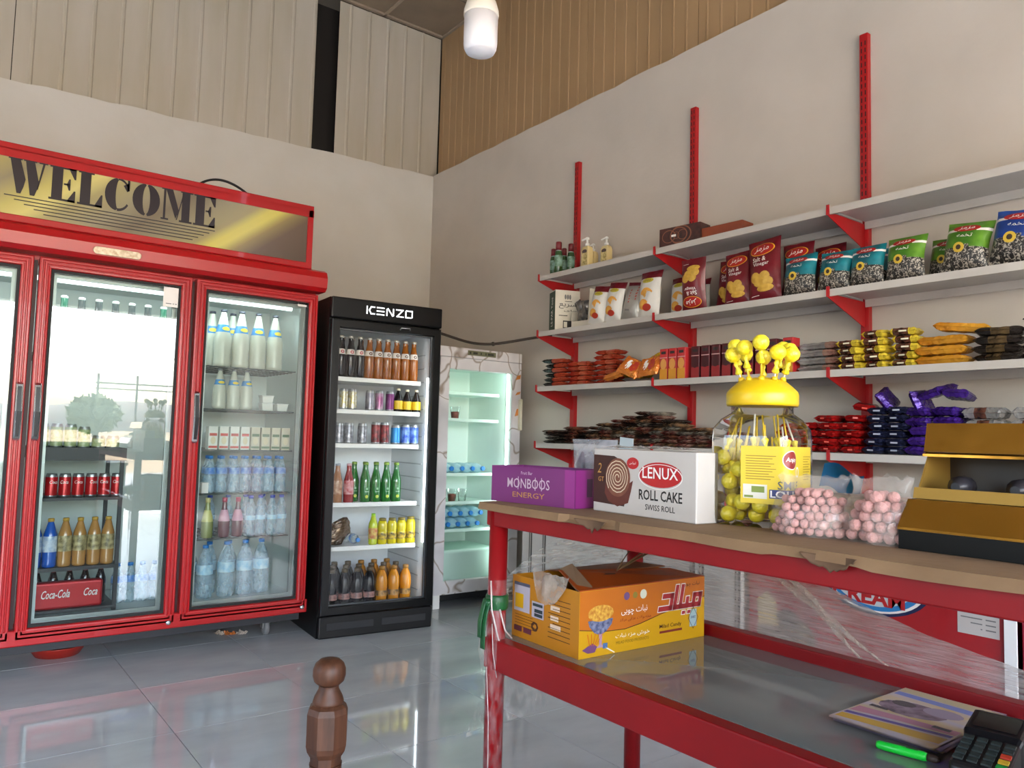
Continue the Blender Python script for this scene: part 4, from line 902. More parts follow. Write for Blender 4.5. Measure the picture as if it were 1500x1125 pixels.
for (pr, d, y, lb, ry, s) in ((teal, .07, 2.045, 'teal seed pouch with a shiny stripe beside the maroon crisps', -.03, 1.03), (teal, .19, 1.935, 'teal seed pouch at the back between the first two', .1, 1.0), (teal, .07, 1.875, 'teal seed pouch in front of the tall red upright', .04, .95), (teal, .19, 1.765, 'teal seed pouch at the back behind the third', .05, 1.0), (teal, .07, 1.72, 'teal seed pouch next to the green ones', .0, .95),
    (green, .075, 1.555, 'green seed pouch right of the teal ones', .0, 1.0), (green, .17, 1.43, 'green seed pouch in the middle, set back', .05, .92), (green, .075, 1.325, 'green seed pouch next to the blue one', .1, 1.06), (blue, .075, 1.145, 'blue seed pouch at the right end of the shelf', .12, 1.12), (blue, .19, 1.0, 'blue seed pouch beyond the first blue one', .0, 1.1)):
    pr.at(lb, SH(1, d, y, .004), FW, GS, rot=(-.16, ry, FW), sc=s)

# ------------------------------------------------------------------ top shelf
def spray():
    t = thing('spray_bottle', 's', 'bottle'); b = MB(); b.lathe([(.02, 0), (.024, .005), (.024, .12), (.02, .145), (.013, .155)], 16, mats=[0, 0, 0, 1, 1]); b.build('bottle', [M('green_liquid', '#3a5a34', .2, spec=.6, var='#26401f', scale=15), M('pale_blue_pet', '#9fb9b4', .2)], t)
    b = MB(); b.lathe([(.0255, .05), (.0255, .118)], 16, cap0=False, cap1=False); b.build('label', M('pine_label', '#35552c', .4, var='#8fb4a8', scale=30), t)
    b = MB(); b.lathe([(.0185, .153), (.0185, .2), (.016, .203)], 14); b.build('cap', M('dark_red_cap', '#6e1a20', .4), t); return t
sp = Proto(spray)
for d, y, lb, s in ((.1, 3.905-.03, 'green spray bottle with red cap, leftmost of four', .95), (.14, 3.815, 'green spray bottle with red cap, half hidden second from the left', .95), (.07, 3.79, 'green spray bottle with red cap standing foremost', 1.08), (.13, 3.735, 'green spray bottle with red cap, rightmost of four', 1.02)): sp.at(lb, SH(0, d, y), FW, 'green bottles on the top shelf', sc=s)
def pump():
    t = thing('soap_dispenser', 's', 'soap'); b = MB(); b.rings([[(sx*w, sy*w*.65, z) for sx, sy in ((-1, -1), (1, -1), (1, 1), (-1, 1))] for w, z in ((.027, 0), (.031, .01), (.031, .1), (.026, .12), (.012, .128))], 0, sm=False); b.build('bottle', M('cream_soap', '#cdbb86', .3, spec=.5), t, bevel=.008, seg=3)
    put('label', RECT(-.022, .02, .022, .085), front_S(-.0205), M('floral_label', '#d8c890', .4, var='#8a7a40', scale=60), t); put('label_badge', ELL(0, .093, .02, .012, 14), front_S(-.0202), M('dark_badge', '#4a3a3c', .4), t)
    b = MB(); b.lathe([(.012, .128), (.013, .14), (.006, .144), (.005, .165)], 12); b.tube([(0, 0, .168), (-.012, -.006, .168), (-.03, -.012, .162)], .0055, 8); b.lathe([(.011, .163), (.011, .174), (.006, .177)], 12); b.build('pump', white_pl, t); return t
pm = Proto(pump)
for d, y, lb, s in ((.15, 3.545, 'cream soap dispenser with white pump, half hidden at the back left', 1.0), (.07, 3.515, 'cream soap dispenser with white pump, foremost', 1.12), (.13, 3.405, 'cream soap dispenser with white pump, right of the foremost', 1.08)): pm.at(lb, SH(0, d, y), FW, 'soap dispensers', sc=s)
b = MB(); b.box(-.13, -.05, 0, .13, .05, .105); t = thing('gift_box', 'dark brown patterned box on the top shelf', 'box', SH(0, .08, 2.745), FW+.12); b.build('carton', M('brown_pattern', '#4a2620', .4, var='#2a1512', scale=30), t, bevel=.002)
for k in range(5): put('printed_arc', ELL(-.02+.05*math.sin(k*2.2), .055, .02+.012*k, .02+.008*k, 22, .88), lambda u, v: (max(-.128, min(.128, u)), -.051, max(.002, min(.103, v))), M('copper_ink', '#8a5a44', .35, metal=.4), t)
put('lettering', RECT(-.05, .05, -.02, .062), front_S(-.05, .002), white_ink, t)
b = MB(); b.box(-.13, -.05, 0, .13, .05, .07); t = thing('gift_box', 'orange brown box right of the dark patterned box', 'box', SH(0, .12, 2.5), FW+.06); b.build('carton', M('rust_card', '#8a4226', .45, var='#7a3820', scale=8), t, bevel=.002)

# ------------------------------------------------------------------ second shelf: green and white carton, open carton
paper = M('carton_paper', '#c9c3b4', .55); dgreen = M('dark_green_print', '#1f3a2a', .5); blk_ink = M('black_ink', '#221f1e', .5)
t = thing('tea_carton', 'white carton with dark green side at the left end of the shelf', 'carton', SH(1, .14, 3.80), FW+1.2)
b = MB(); b.box(-.085, -.06, 0, .085, .06, .27); b.build('carton', paper, t, bevel=.002)
put('green_side', RECT(-.055, .004, .058, .262), lambda u, v: (-.0858, -u, v), dgreen, t); put('lettering', TXT('LS-PAR Toos', 0, .13, .19, .035, .006, 0, PI/2), lambda u, v: (-.0866, -u, v), white_ink, t)
S_ = front_S(-.06, .0012)
put('lettering', TXT('سریع', .0, .165, .12, .035), S_, blk_ink, t); put('lettering', TXT('چای', .02, .135, .09, .018), S_, blk_ink, t)
for k in range(3): put('printed_leaf', ELL(.0+.016*(k-1), .225, .007, .017, 10), S_, M('grey_ink'), t)
put('printed_window', RECT(-.03, .02, .06, .07), S_, blk_ink, t); put('printed_pane', RECT(-.025, .026, -.002, .062), front_S(-.06, .002), paper, t); put('small_print', JOIN(RECT(-.06, .1, .0, .105), RECT(-.02, .195, .03, .199)), S_, blk_ink, t)
t = thing('open_carton', 'open white carton of silver sachets with its lid flap raised', 'carton', SH(1, .165, 3.59), FW+.1)
b = MB(); b.box(-.1, -.055, 0, .1, .075, .004); b.box(-.1, .07, .004, .1, .075, .2); b.box(-.1, -.055, .004, -.096, .07, .12); b.box(.096, -.055, .004, .1, .07, .2); b.box(-.096, -.055, .004, .096, -.051, .055); b.build('carton', paper, t)
b = MB(); b.hexa([(.04, -.058, .0), (.1, -.062, 0), (.1, -.057, 0), (.04, -.053, 0), (.05, -.052, .255), (.13, -.04, .235), (.13, -.035, .235), (.05, -.047, .255)]); fl_ = b.build('flap', M('cream_card', '#d6cdb8', .55), t)
put('printed_spoon', JOIN(ELL(.098, .19, .009, .022, 12), RECT(.096, .1, .1, .17)), lambda u, v: (u, -.0612+.0205*v/.245, v), dgreen, fl_)
rr = random.Random(9)
for k in range(9):
    b = MB(); b.grid(lambda u, v: ((u-.5)*.06, -.012*math.sin(PI*u)*math.sin(PI*v), v*.075+.004*noise.noise(Vector((u*4, v*4, k)))), 6, 6); b.grid(lambda u, v: ((.5-u)*.06, .012*math.sin(PI*u)*math.sin(PI*v), v*.075), 6, 6)
    if k == 0: sach = b
    tag(b.build('sachet', M('sachet_silver', '#8c8886', .25, metal=.6, var='#4a4644', scale=40), None, SH(1, .135+.02*(k % 3), 3.645-.045*(k//3)+.008*(k % 3), .062+.008*(k % 2)+.055*(k in (1, 2, 4))), (rr.uniform(-.4, .2), rr.uniform(-.4, .4), FW+rr.uniform(-.4, .4))), 'crumpled silver sachet in the open white carton', 'sachet', 'silver sachets in the open carton')

# ------------------------------------------------------------------ flow packs in piles
def flow_maker(name, cat, L, W_, T, mats, zones=None, deco=None, seed=0, nu=16, nv=9):
    """lying pack: length along x, width along y, thickness z from 0; ends crimped"""
    def prof(u, v):
        e = min(1, max(0, (.5-abs(u))-.03)/.07); a = e**.4; c = max(0, 1-abs(2*v)**7)**.36
        return T/2*a*c*(.9+.12*noise.noise(Vector((u*9, v*6, seed)))-.22*abs(noise.noise(Vector((u*20, v*12, seed+5)))))
    def P(sgn): return lambda a, c: ((a-.5)*L*(1+.05*noise.noise(Vector((c*4, seed, 1)))), (c-.5)*W_*(1+.05*(abs(a-.5) > .42)+.06*noise.noise(Vector((a*5, seed, 2)))), T/2+sgn*(prof(a-.5, c-.5)*.97+.0006)+.0015*noise.noise(Vector((a*9, c*6, seed+3)))*(abs(a-.5) > .4))
    def mk():
        t = thing(name, name, cat); b = MB(); zf = (lambda a, c: next(m for e, m in zones if a <= e)) if zones else None
        b.grid(P(1), nu, nv, mfn=zf, sm=False); q = P(-1); b.grid(lambda a, c: q(a, 1-c), nu, nv, mfn=zf, sm=False); b.build('wrapper', mats, t)
        if deco: deco(t, lambda u, v, off=.001: (u*L, v*W_, T/2+prof(u, v)+off), L, W_, T)
        return t
    return Proto(mk)
class Var:
    """several differently crumpled builds of one pack"""
    def __init__(s, L): s.L = L; s.i = 0
    def at(s, *a, **k): s.i += 1; return s.L[(s.i*s.i+s.i//3) % len(s.L)].at(*a, **k)
def flows(*a, seed=0, n=3, **k): return Var([flow_maker(*a, seed=seed+17*q, **k) for q in range(n)])
LAY = ['bottom', 'second', 'third', 'fourth', 'fifth', 'sixth', 'seventh', 'eighth', 'ninth']
def foil(nm, c, v, sc=14, metal=.25): return M(nm, c, .24, metal=metal, spec=.7, var=v, scale=sc, bump=.9, bscale=48)
f_black = foil('black_foil', '#17130f', '#2c2420', 12, .1); f_red = foil('red_orange_foil', '#a82c20', '#c95a3c', 10); f_choc = foil('chocolate_foil', '#2a1814', '#7a4a38', 30); f_brown = foil('dark_brown_foil', '#3f3026', '#a8805c', 26); f_wine = foil('wine_foil', '#6a1c1c', '#a08070', 26); f_grey = foil('slate_foil', '#4a4640', '#a09888', 30)
f_ruby = foil('ruby_foil', '#7e0f12', '#b81a18', 12, .4); f_navy = foil('navy_foil', '#0f1226', '#262a48', 12, .3); f_purple = foil('violet_foil', '#2e1550', '#4a2890', 9, .4); f_silver = foil('bright_silver_foil', '#b6b4b2', '#8a8784', 10, .5); f_gold = foil('old_gold_foil', '#8a6c2c', '#5c451c', 12, .4); f_orange = foil('orange_film', '#b8741a', '#d49a30', 14, .1); f_bkgold = foil('black_gold_foil', '#1c1712', '#6a5638', 16, .2); f_yel = foil('yellow_film', '#c9a81c', '#e0c840', 14, .1)
def jig(rr, a): return rr.uniform(-a, a)
def pile(proto_fn, k, cols, T, what, where, group, turn=0, d0=.1, seed=1, tilt=.06, yaw=.12):
    """cols: [(y, number of layers)]; each pack is a thing of its own"""
    rr = random.Random(seed); n = len(cols)
    for ci, (y, m) in enumerate(cols):
        for li in range(m):
            pr = proto_fn(ci, li); nm = what(ci, li) if callable(what) else what
            lay = 'top' if li == m-1 and m > 1 else LAY[li]
            lb = '%s, %s layer of the %s stack %s' % (nm, lay, nth(ci, n).replace(' from the left', ''), where) if n > 1 else '%s, %s layer of the stack %s' % (nm, lay, where)
            pr.at(lb, SH(k, d0+jig(rr, .01), y+jig(rr, .008), li*T), FW, group, rot=(jig(rr, tilt)*.12, jig(rr, tilt)*.12, FW+turn+jig(rr, yaw)))
def front_patch(m, w=.2):
    def d(t, S, L, W_, T): put('printed_patch', RECT(-w*L, T*.4, w*L*1.2, T*.6), front_S(-W_*.5, .004), m, t)
    return d
def deco_stripe_pack(m): 
    def d(t, S, L, W_, T): put('printed_patch', RECT(-.15, -.35, .2, .35, 4, 3), lambda u, v: S(u, v), m, t)
    return d
# third shelf, left end
waf = flows('wafer_pack', 'wafers', .2, .1, .03, [f_black, f_red], [(.42, 0), (1, 1)], seed=1); waf_r = flows('wafer_pack', 'wafers', .19, .1, .03, [f_red, M('peach_print', '#c9805a', .4, var='#a83a24', scale=20)], [(.5, 0), (.86, 1), (1, 0)], seed=2)
pile(lambda c, l: waf if c == 0 else waf_r, 2, [(3.79, 6), (3.56, 5)], .0302, lambda c, l: 'black and red wafer pack' if c == 0 else 'red wafer pack', 'at the left shelf end', 'wafer packs on the third shelf', seed=3)
pile(lambda c, l: waf_r, 2, [(3.36, 7)], .0302, 'red wafer pack', 'left of the orange snack bags', 'wafer packs on the third shelf', seed=4, d0=.14)
def deco_snack(t, S, L, W_, T): put('printed_badge', ELL(-.1, 0, .12, .28, 14), lambda u, v: S(u, v), white_ink, t); put('printed_snack', ELL(.18, 0, .16, .3, 14), lambda u, v: S(u, v), tom, t)
sn_o = flows('snack_bag', 'snack', .15, .12, .045, [foil('orange_foil', '#c4641e', '#e08a3a', 9)], deco=deco_snack, seed=5); sn_y = flows('snack_bag', 'snack', .15, .12, .045, [foil('amber_foil', '#b8901e', '#d8b43a', 9)], deco=deco_snack, seed=6)
for pr, y, d, z, lb, rt in ((sn_o, 3.2, .06, .012, 'orange snack bag lying at the foot of the red stack', (.35, -.2, FW)), (sn_o, 3.085, .05, .05, 'orange snack bag propped with a white badge', (.95, .35, FW+.1)), (sn_y, 3.04, .18, .075, 'yellow snack bag propped behind two orange ones', (1.0, -.4, FW)), (sn_o, 2.945, .06, .05, 'orange snack bag leaning on the upright biscuit boxes', (1.1, -.1, FW)), (sn_y, 3.19, .2, .014, 'yellow snack bag lying at the back beside the red stack', (.1, .1, FW))): pr.at(lb, SH(2, d, y, z+.02), FW, 'small snack bags', rot=rt)
def bisc(c1, c2, c3, nm):
    def mk():
        t = thing('biscuit_box', 'b', 'biscuits'); b = MB(); b.box(-.027, -.03, 0, .027, .03, .17); b.build('carton', M(nm+'_a', c1, .35), t, bevel=.003)
        put('printed_base', RECT(-.026, .003, .026, .06), front_S(-.03), M(nm+'_b', c2, .4), t); put('printed_biscuit', ELL(0, .085, .022, .03, 16), front_S(-.03, .0012), M(nm+'_c', c3, .45), t); put('logo', RECT(-.016, .14, .016, .155), front_S(-.03), blk_ink, t)
        put('printed_band', RECT(-.026, .118, .026, .122), front_S(-.03), M(nm+'_d', '#c9a0a0', .4), t); return t
    return Proto(mk)
bo = bisc('#b02a2c', '#c88a2c', '#d0924a', 'orange_biscuit'); bm = bisc('#4a1018', '#8a2024', '#3a0c12', 'dark_biscuit')
for i in range(3): bo.at('tall red and orange biscuit box, %s of three on the third shelf' % nth(i, 3), SH(2, .06, 2.84-.062*i), FW, 'upright biscuit boxes')
for i in range(8): bm.at('tall dark maroon biscuit box, %s of eight on the third shelf' % nth(i, 8), SH(2, .075, 2.635-.066*i), FW, 'upright biscuit boxes')
bo.at('tall red biscuit box alone beside the silver packs', SH(2, .08, 2.09), FW, 'upright biscuit boxes')
# third shelf, right end
def flat_badge(m, m2=None):
    def d(t, S, L, W_, T):
        put('printed_badge', RECT(.12, -.38, .4, .38, 4, 4), lambda u, v: S(u, v), m, t)
        if m2: put('printed_mark', RECT(.2, -.2, .33, .2, 3, 3), lambda u, v: S(u, v, .002), m2, t)
    return d
b_sil = flows('biscuit_pack', 'biscuits', .2, .085, .034, [f_silver, f_wine], [(.66, 0), (1, 1)], seed=21); b_yel = flows('biscuit_pack', 'biscuits', .108, .1, .034, [f_choc, f_yel], [(.1, 1), (.66, 0), (1, 1)], deco=front_patch(M('biscuit_white_print', '#d8d0b4', .4), .13), seed=22); b_or = flows('biscuit_pack', 'biscuits', .2, .09, .04, [f_orange], seed=23); b_bg = flows('biscuit_pack', 'biscuits', .165, .1, .034, [f_bkgold, f_black], [(.3, 1), (.7, 0), (1, 1)], seed=24)
pile(lambda c, l: b_sil, 2, [(1.95, 4)], .0345, 'silver and wine biscuit pack', 'right of the biscuit boxes', 'biscuit packs on the third shelf', seed=6)
pile(lambda c, l: b_yel, 2, [(1.79, 4), (1.68, 5), (1.555, 5)], .0335, 'black and yellow biscuit pack', 'on the third shelf', 'biscuit packs on the third shelf', seed=7, tilt=.2, yaw=.4)
pile(lambda c, l: b_or, 2, [(1.40, 3)], .0402, 'orange biscuit pack', 'between the yellow and black packs', 'biscuit packs on the third shelf', seed=8)
b_or.at('orange biscuit pack lying across the top near the black packs', SH(2, .1, 1.34, .126), FW, 'biscuit packs on the third shelf', rot=(0, .12, FW+.2))
pile(lambda c, l: b_bg, 2, [(1.205, 4), (1.03, 5), (.9, 4)], .0335, 'black and gold biscuit pack', 'at the right shelf end', 'biscuit packs on the third shelf', seed=9, tilt=.2, yaw=.3)
# fourth shelf
sk = [flows('cocoa_sachet', 'sachets', .097, .15, .022, [m], seed=30+i) for i, m in enumerate((f_choc, f_brown, f_wine, f_black, f_grey))]
cols = [(3.80-.1*i, n) for i, n in enumerate((4, 4, 5, 4, 5, 6, 7, 8, 9, 9, 7, 5, 5, 4, 4))]
kd_ = [0, 3, 0, 0, 3, 1, 4, 1, 1, 4, 1, 2, 1, 2, 2]
pile(lambda c, l: sk[3 if c in (0, 3) and l < 3 else (kd_[c]+(l*2+c) % 5 if c > 3 else kd_[c]) % 5 if l > 1 else (2 if c > 3 and (c+l) % 2 else kd_[c])], 3, cols, .0215, 'dark foil sachet', 'on the lowest shelf', 'dark sachets heaped on the lowest shelf', seed=11, tilt=.3, yaw=.3)
rb_ = flows('chocolate_bar', 'chocolate', .096, .14, .034, [f_ruby], deco=front_patch(M('ruby_print', '#c8493c', .3), .1), seed=41); nb = flows('chocolate_bar', 'chocolate', .081, .14, .034, [f_navy], deco=front_patch(M('pale_print', '#9a9cab', .35), .16), seed=42); pb = flows('chocolate_bar', 'chocolate', .096, .14, .04, [f_purple], seed=43); wb = flows('chocolate_bar', 'chocolate', .14, .1, .05, [f_silver, f_choc], [(.3, 0), (.62, 1), (1, 0)], seed=44); gb_ = flows('chocolate_bar', 'chocolate', .14, .1, .05, [f_gold], seed=45)
pile(lambda c, l: rb_, 3, [(2.09, 4), (1.985, 4), (1.88, 5), (1.775, 5)], .0335, 'shiny red chocolate bar', 'on the lowest shelf', 'red chocolate bars', seed=12, tilt=.4, yaw=.3)
rb_.at('shiny red chocolate bar lying crookedly on top of the red stacks', SH(3, .1, 1.74, .185), FW, 'red chocolate bars', rot=(.1, .15, FW+.4))
pile(lambda c, l: nb, 3, [(1.67, 6), (1.58, 6)], .0335, 'navy chocolate bar', 'beside the red bars', 'navy chocolate bars', seed=13, tilt=.2, yaw=.2)
pile(lambda c, l: pb, 3, [(1.485, 5), (1.38, 5)], .0395, 'violet chocolate bar', 'beside the navy bars', 'violet chocolate bars', seed=14, tilt=.4, yaw=.3)
for y, z, rt, lb in ((1.52, .215, (.3, 1.2, FW+.3), 'violet chocolate bar standing on edge on top of its stack'), (1.43, .24, (.2, -.3, FW-.2), 'violet chocolate bar lying highest of all'), (1.36, .225, (-.1, .1, FW+.15), 'violet chocolate bar on the right shoulder of the heap'), (1.66, .222, (.5, .9, FW+.6), 'violet chocolate bar leaning above the navy stack')): pb.at(lb, SH(3, .1, y, z), FW, 'violet chocolate bars', rot=rt)
pile(lambda c, l: wb, 3, [(1.25, 4), (1.1, 4)], .0485, 'silver and brown chocolate bar', 'behind the gold stand', 'silver chocolate bars', seed=15)
pile(lambda c, l: gb_, 3, [(.95, 5)], .0485, 'old gold chocolate bar', 'at the lowest shelf right end', 'gold chocolate bars', seed=16)
# cable from the black fridge to the shelving
b = MB(); A = Vector(K(.36, .1, 1.80)); P = []
for k in range(30):
    t_ = k/29; p = A.lerp(Vector((3.30, 3.925, 1.835)), t_); p.z += -.05*math.sin(PI*t_)+.006*math.sin(t_*9); p.y += .35*math.sin(PI*t_)*.4; P.append(p)
b.tube(P, .009, 8); b.lathe([(.012, -.01), (.015, 0), (.012, .01)], 8, tuple(P[17]), axis='x'); tag(b.build('power_cable', M('brown_rubber', '#2e231a', .7)), 'thick brown cable slung from the black fridge to the shelving', 'cable')

# ------------------------------------------------------------------ the red counter table
TO = (1.64, 1.05, 0); ZTAB = .96
tb_red = M('counter_red', '#860f14', .38, spec=.3, var='#7b0d12', scale=5)
ta = thing('counter_table', 'red steel counter table with round legs and a glass lower shelf', 'table', TO)
for lx, ly in ((1.347, 1.822), (1.925, 1.83), (1.347, .27), (1.925, .27)):
    b = MB(TO); b.lathe([(.027, 0), (.027, .94)], 20, (lx, ly, 0)); b.build('leg', tb_red, ta)
for (x0, y0, z0, x1, y1, z1, nm) in ((1.322, .24, .893, 1.372, 1.85, .945, 'top_beam'), (1.90, .24, .893, 1.95, 1.85, .945, 'top_beam'), (1.373, 1.80, .893, 1.899, 1.85, .945, 'top_beam'), (1.373, .24, .893, 1.899, .29, .945, 'top_beam'),
    (1.325, .24, .488, 1.37, 1.85, .574, 'lower_rail'), (1.905, .24, .50, 1.95, 1.85, .606, 'lower_rail'), (1.371, 1.805, .50, 1.904, 1.85, .564, 'lower_rail'), (1.371, .24, .50, 1.904, .285, .564, 'lower_rail')):
    b = MB(TO); b.box(x0, y0, z0, x1, y1, z1); b.build(nm, tb_red, ta, bevel=.004)
b = MB(TO); b.box(1.371, .25, .565, 1.904, 1.845, .574); b.build('glass_shelf', M('smoked_shelf_glass', '#7f8381', .03, spec=.9, trans=.25), ta)
b = MB(TO); b.box(1.322, .24, .9455, 1.95, 1.85, .951); b.build('top_board', M('board_brown', '#7a6048', .8), ta)
# cardboard laid over it, edge frayed
card = M('brown_cardboard', '#84684a', .8, var='#74593e', scale=6, bump=.2, bscale=40)
b = MB(); rr = random.Random(3); R = []
N_ = 60
for k in range(N_+1):
    y = 1.868-(1.868-.22)*k/N_; fr = 1.303+.006*noise.noise(Vector((y*6, 1, 0)))+(.012 if 1.3 < y < 1.5 else 0); dr = .006*noise.noise(Vector((y*4, 2, 0)))+(.004 if .7 < y < .9 else 0)
    R.append([(fr, y, .9515-.014+dr), (fr+.004, y, .9585+dr*.3), (1.34, y, ZTAB-.0004), (1.955, y, ZTAB-.0004), (1.955, y, .952), (1.321, y, .952), (1.312, y, .9515-.012+dr)])
b.rings(R, 0, True, True, False); tag(b.build('cardboard_sheet', card), 'brown cardboard laid over the red counter top', 'cardboard')
for k, y0 in enumerate((1.44, .82)):
    b = MB(); b.grid(lambda u, v: (1.299+.012*math.sin(u*PI)-.004*v, y0-.11*u, .953-.03*v*math.sin(PI*u)**.7*(.75+.5*noise.noise(Vector((u*11, k*3.3, 1))))), 16, 4)
    tag(b.build('cardboard_scrap', M('dark_cardboard', '#5e4632', .85), solid=.002), 'dark torn cardboard edge %s' % ('hanging below the roll cake box' if k == 0 else 'hanging below the pink sweets'), 'cardboard')

# ------------------------------------------------------------------ boxes on the counter
purple = M('purple_carton', '#6c2664', .4, var='#64225c', scale=4); mag = M('magenta_carton', '#842a76', .35); silver_ink = M('silver_ink', '#c9b8c4', .3, metal=.4); gold_ink = M('gold_ink', '#b98a4a', .35, metal=.3)
t = thing('snack_bar_box', 'open purple Monboos energy bar box at the counter end', 'box', (1.39, 1.73, ZTAB), FW+.15)
b = MB(); wl_, dp, hh = .162, .14, .105; e = .003
b.box(-wl_, 0, 0, wl_, e, hh); b.box(-wl_, dp-e, 0, wl_, dp, hh); b.box(-wl_, e, 0, -wl_+e, dp-e, hh); b.box(wl_-e, e, 0, wl_, dp-e, hh); b.box(-wl_+e, e, 0, wl_-e, dp-e, .004); b.build('carton', purple, t)
put('bright_side', RECT(.002, .001, dp-.002, hh-.001), lambda u, v: (wl_+.0005, u, v), mag, t)
put('bright_strip', RECT(.125, .001, wl_-.001, hh-.001), front_S(0), mag, t)
put('lettering', TXT('MONBOOS', -.012, .058, .165, .028, .004), front_S(0, .001), silver_ink, t)
for cx in (-.0505, .0165, .0405): put('letter_stroke', RECT(cx-.0012, .04, cx+.0012, .077), front_S(0, .0014), silver_ink, t)
put('lettering', TXT('ENERGY', -.01, .025, .125, .015, .002), front_S(0, .001), gold_ink, t); put('lettering', TXT('Fruit Bar', -.018, .088, .045, .009), front_S(0, .001), silver_ink, t)
put('side_label', RECT(.05, .03, .075, .08), lambda u, v: (wl_+.0011, u, v), M('side_dark', '#4a2448', .4), t)
b = MB(); b.grid(lambda u, v: (-wl_+.01+u*.3, .015+v*.11, .075+.016*noise.noise(Vector((u*12, v*4, 1)))), 24, 8); b.build('torn_paper', M('torn_paper', '#b0968a', .7, var='#8a6a5a', scale=30), t)
# roll cake carton
whitec = M('white_carton', '#bfbab5', .45, var='#b6b0ab', scale=5); choc = M('chocolate_print', '#3a1c16', .4); cakeb = M('cake_brown', '#7a4a38', .5, var='#6a3c2c', scale=30); lred = M('logo_red', '#b02024', .35); cream = M('cream_swirl', '#d8c4a8', .5)
t = thing('roll_cake_box', 'white and brown Lenux roll cake carton on the counter', 'carton', (1.44, 1.352, ZTAB), FW-.045)
wl_, dp, hh = .182, .075, .166
b = MB(); b.box(-wl_, 0, 0, wl_, dp, hh); b.build('carton', whitec, t, bevel=.003)
S1 = front_S(0, .0006); S2 = front_S(0, .0012); S3 = front_S(0, .0018); S4 = front_S(0, .0024)
put('brown_corner', POLY([(-wl_+.001, .024), (-.06, .02), (-.055, .04), (-.075, .12), (-.085, .142), (-.1, .148), (-wl_+.001, .15)]), S1, choc, t)
put('printed_cake_side', POLY([(-.135, .05), (-.12, .03), (-.085, .018), (-.045, .03), (-.035, .06), (-.028, .088), (-.06, .07), (-.13, .09)]), S2, M('cake_dark', '#5e2c22', .5), t)
put('printed_cake', ELL(-.085, .093, .047, .05, 28), S3, cakeb, t)
sp_ = []
for k in range(70):
    a = k*.42; r_ = .005+.0385*k/69; sp_.append((-.085+r_*math.cos(a), .093+r_*1.06*math.sin(a)))
v_ = []; f_ = []
for k, (x, y) in enumerate(sp_):
    q = sp_[min(k+1, 69)]; p = sp_[max(k-1, 0)]; d = Vector((q[0]-p[0], q[1]-p[1])).normalized(); v_ += [(x-d.y*.0013, y+d.x*.0013), (x+d.y*.0013, y-d.x*.0013)]
    if k: f_.append((2*k-2, 2*k-1, 2*k+1, 2*k))
put('printed_swirl', (v_, f_), S4, cream, t)
put('lettering', TXT('2', -.157, .115, .016, .026, 0, .2), S2, gold_ink, t); put('lettering', TXT('GT', -.15, .086, .022, .012), S2, gold_ink, t)
put('small_badge', ELL(-.03, .132, .022, .015, 16), S2, lred, t); put('lettering', TXT('لنوکس', -.03, .132, .024, .008), S3, white_ink, t)
put('logo_oval', ELL(.065, .107, .073, .031, 32), S1, lred, t); put('logo_rim', ELL(.066, .1025, .0745, .031, 32, .955), S2, white_ink, t)
put('lettering', TXT('LENUX', .066, .111, .12, .028, .012), S3, white_ink, t); put('lettering', TXT('ROLL CAKE', .066, .056, .146, .026, .018), S1, blk_ink, t); put('lettering', TXT('SWISS ROLL', .066, .026, .1, .014, .006), S1, blk_ink, t)
b = MB(); b.grid(lambda u, v: (-.16+.3*u, .005+.06*v, hh+.004+.02*abs(noise.noise(Vector((u*7, v*3, 4))))*math.sin(PI*u)), 22, 6); tag(b.build('crumpled_wrap', FILM('loose_wrap', '#cfc8c2', .4, .3, 20, (1, 1, 1)), None, (1.44, 1.352, ZTAB), (0, 0, FW-.045), solid=.0006), 'crumpled clear wrap lying on the roll cake carton', 'wrapping')
# clear packet behind the boxes
t = thing('clear_packet', 'clear plastic packet with a dark item behind the purple box', 'packet', (1.72, 1.85-.03, ZTAB), FW+.05)
b = MB(); G_ = bag_geom(.2, .19, .05, 4); F_ = G_(0); K2 = G_(0, 1); b.grid(lambda a, c: F_((a-.5)*.2, c*.19), 12, 10); b.grid(lambda a, c: K2((.5-a)*.2, c*.19), 12, 10); b.build('bag', FILM('packet_film', '#cfd0d8', .3, .25, 14, (1, 1, 1)), t)
b = MB(); b.lathe([(.03, .01), (.036, .02), (.032, .12), (.018, .15)], 10, (-.035, 0, 0)); b.build('dark_item', M('dark_violet', '#2c2430', .4, var='#8a8490', scale=14), t)
b = MB(); b.hexa([(0, 0, 0), (.055, 0, 0), (.055, .002, 0), (0, .002, 0), (.004, .01, .2), (.062, .008, .195), (.062, .01, .195), (.004, .012, .2)]); tag(b.build('paper_slip', M('pale_blue_paper', '#b9c6cc', .5), None, (1.70, 1.70, ZTAB), (0, 0, FW)), 'pale blue paper slip standing behind the roll cake carton', 'paper')
# thin wafer box and blue packet behind the sweets
b = MB(); b.box(-.12, 0, 0, .12, .09, .075); t = thing('wafer_tray', 'brown and white wafer tray behind the pink sweets', 'box', (1.75, .99, ZTAB), FW); b.build('tray', M('wafer_brown', '#5a382a', .5, var='#c9b8a8', scale=18, stretch=(.6, 1, 3)), t, bevel=.003)
b = MB(); b.grid(lambda u, v: (-.05+.1*u, .01*math.sin(PI*u)*math.sin(PI*v), .06*v+.008*math.sin(u*6)), 10, 6); b.grid(lambda u, v: (.05-.1*u, .012+.01*math.sin(PI*u)*math.sin(PI*v), .06*v+.008*math.sin((1-u)*6)), 10, 6)
tag(b.build('blue_packet', M('blue_packet_foil', '#1f6a9a', .35, var='#174f78', scale=14), None, (1.80, 1.035, ZTAB+.0755), (0, .25, FW)), 'small blue packet lying on the wafer tray', 'packet')

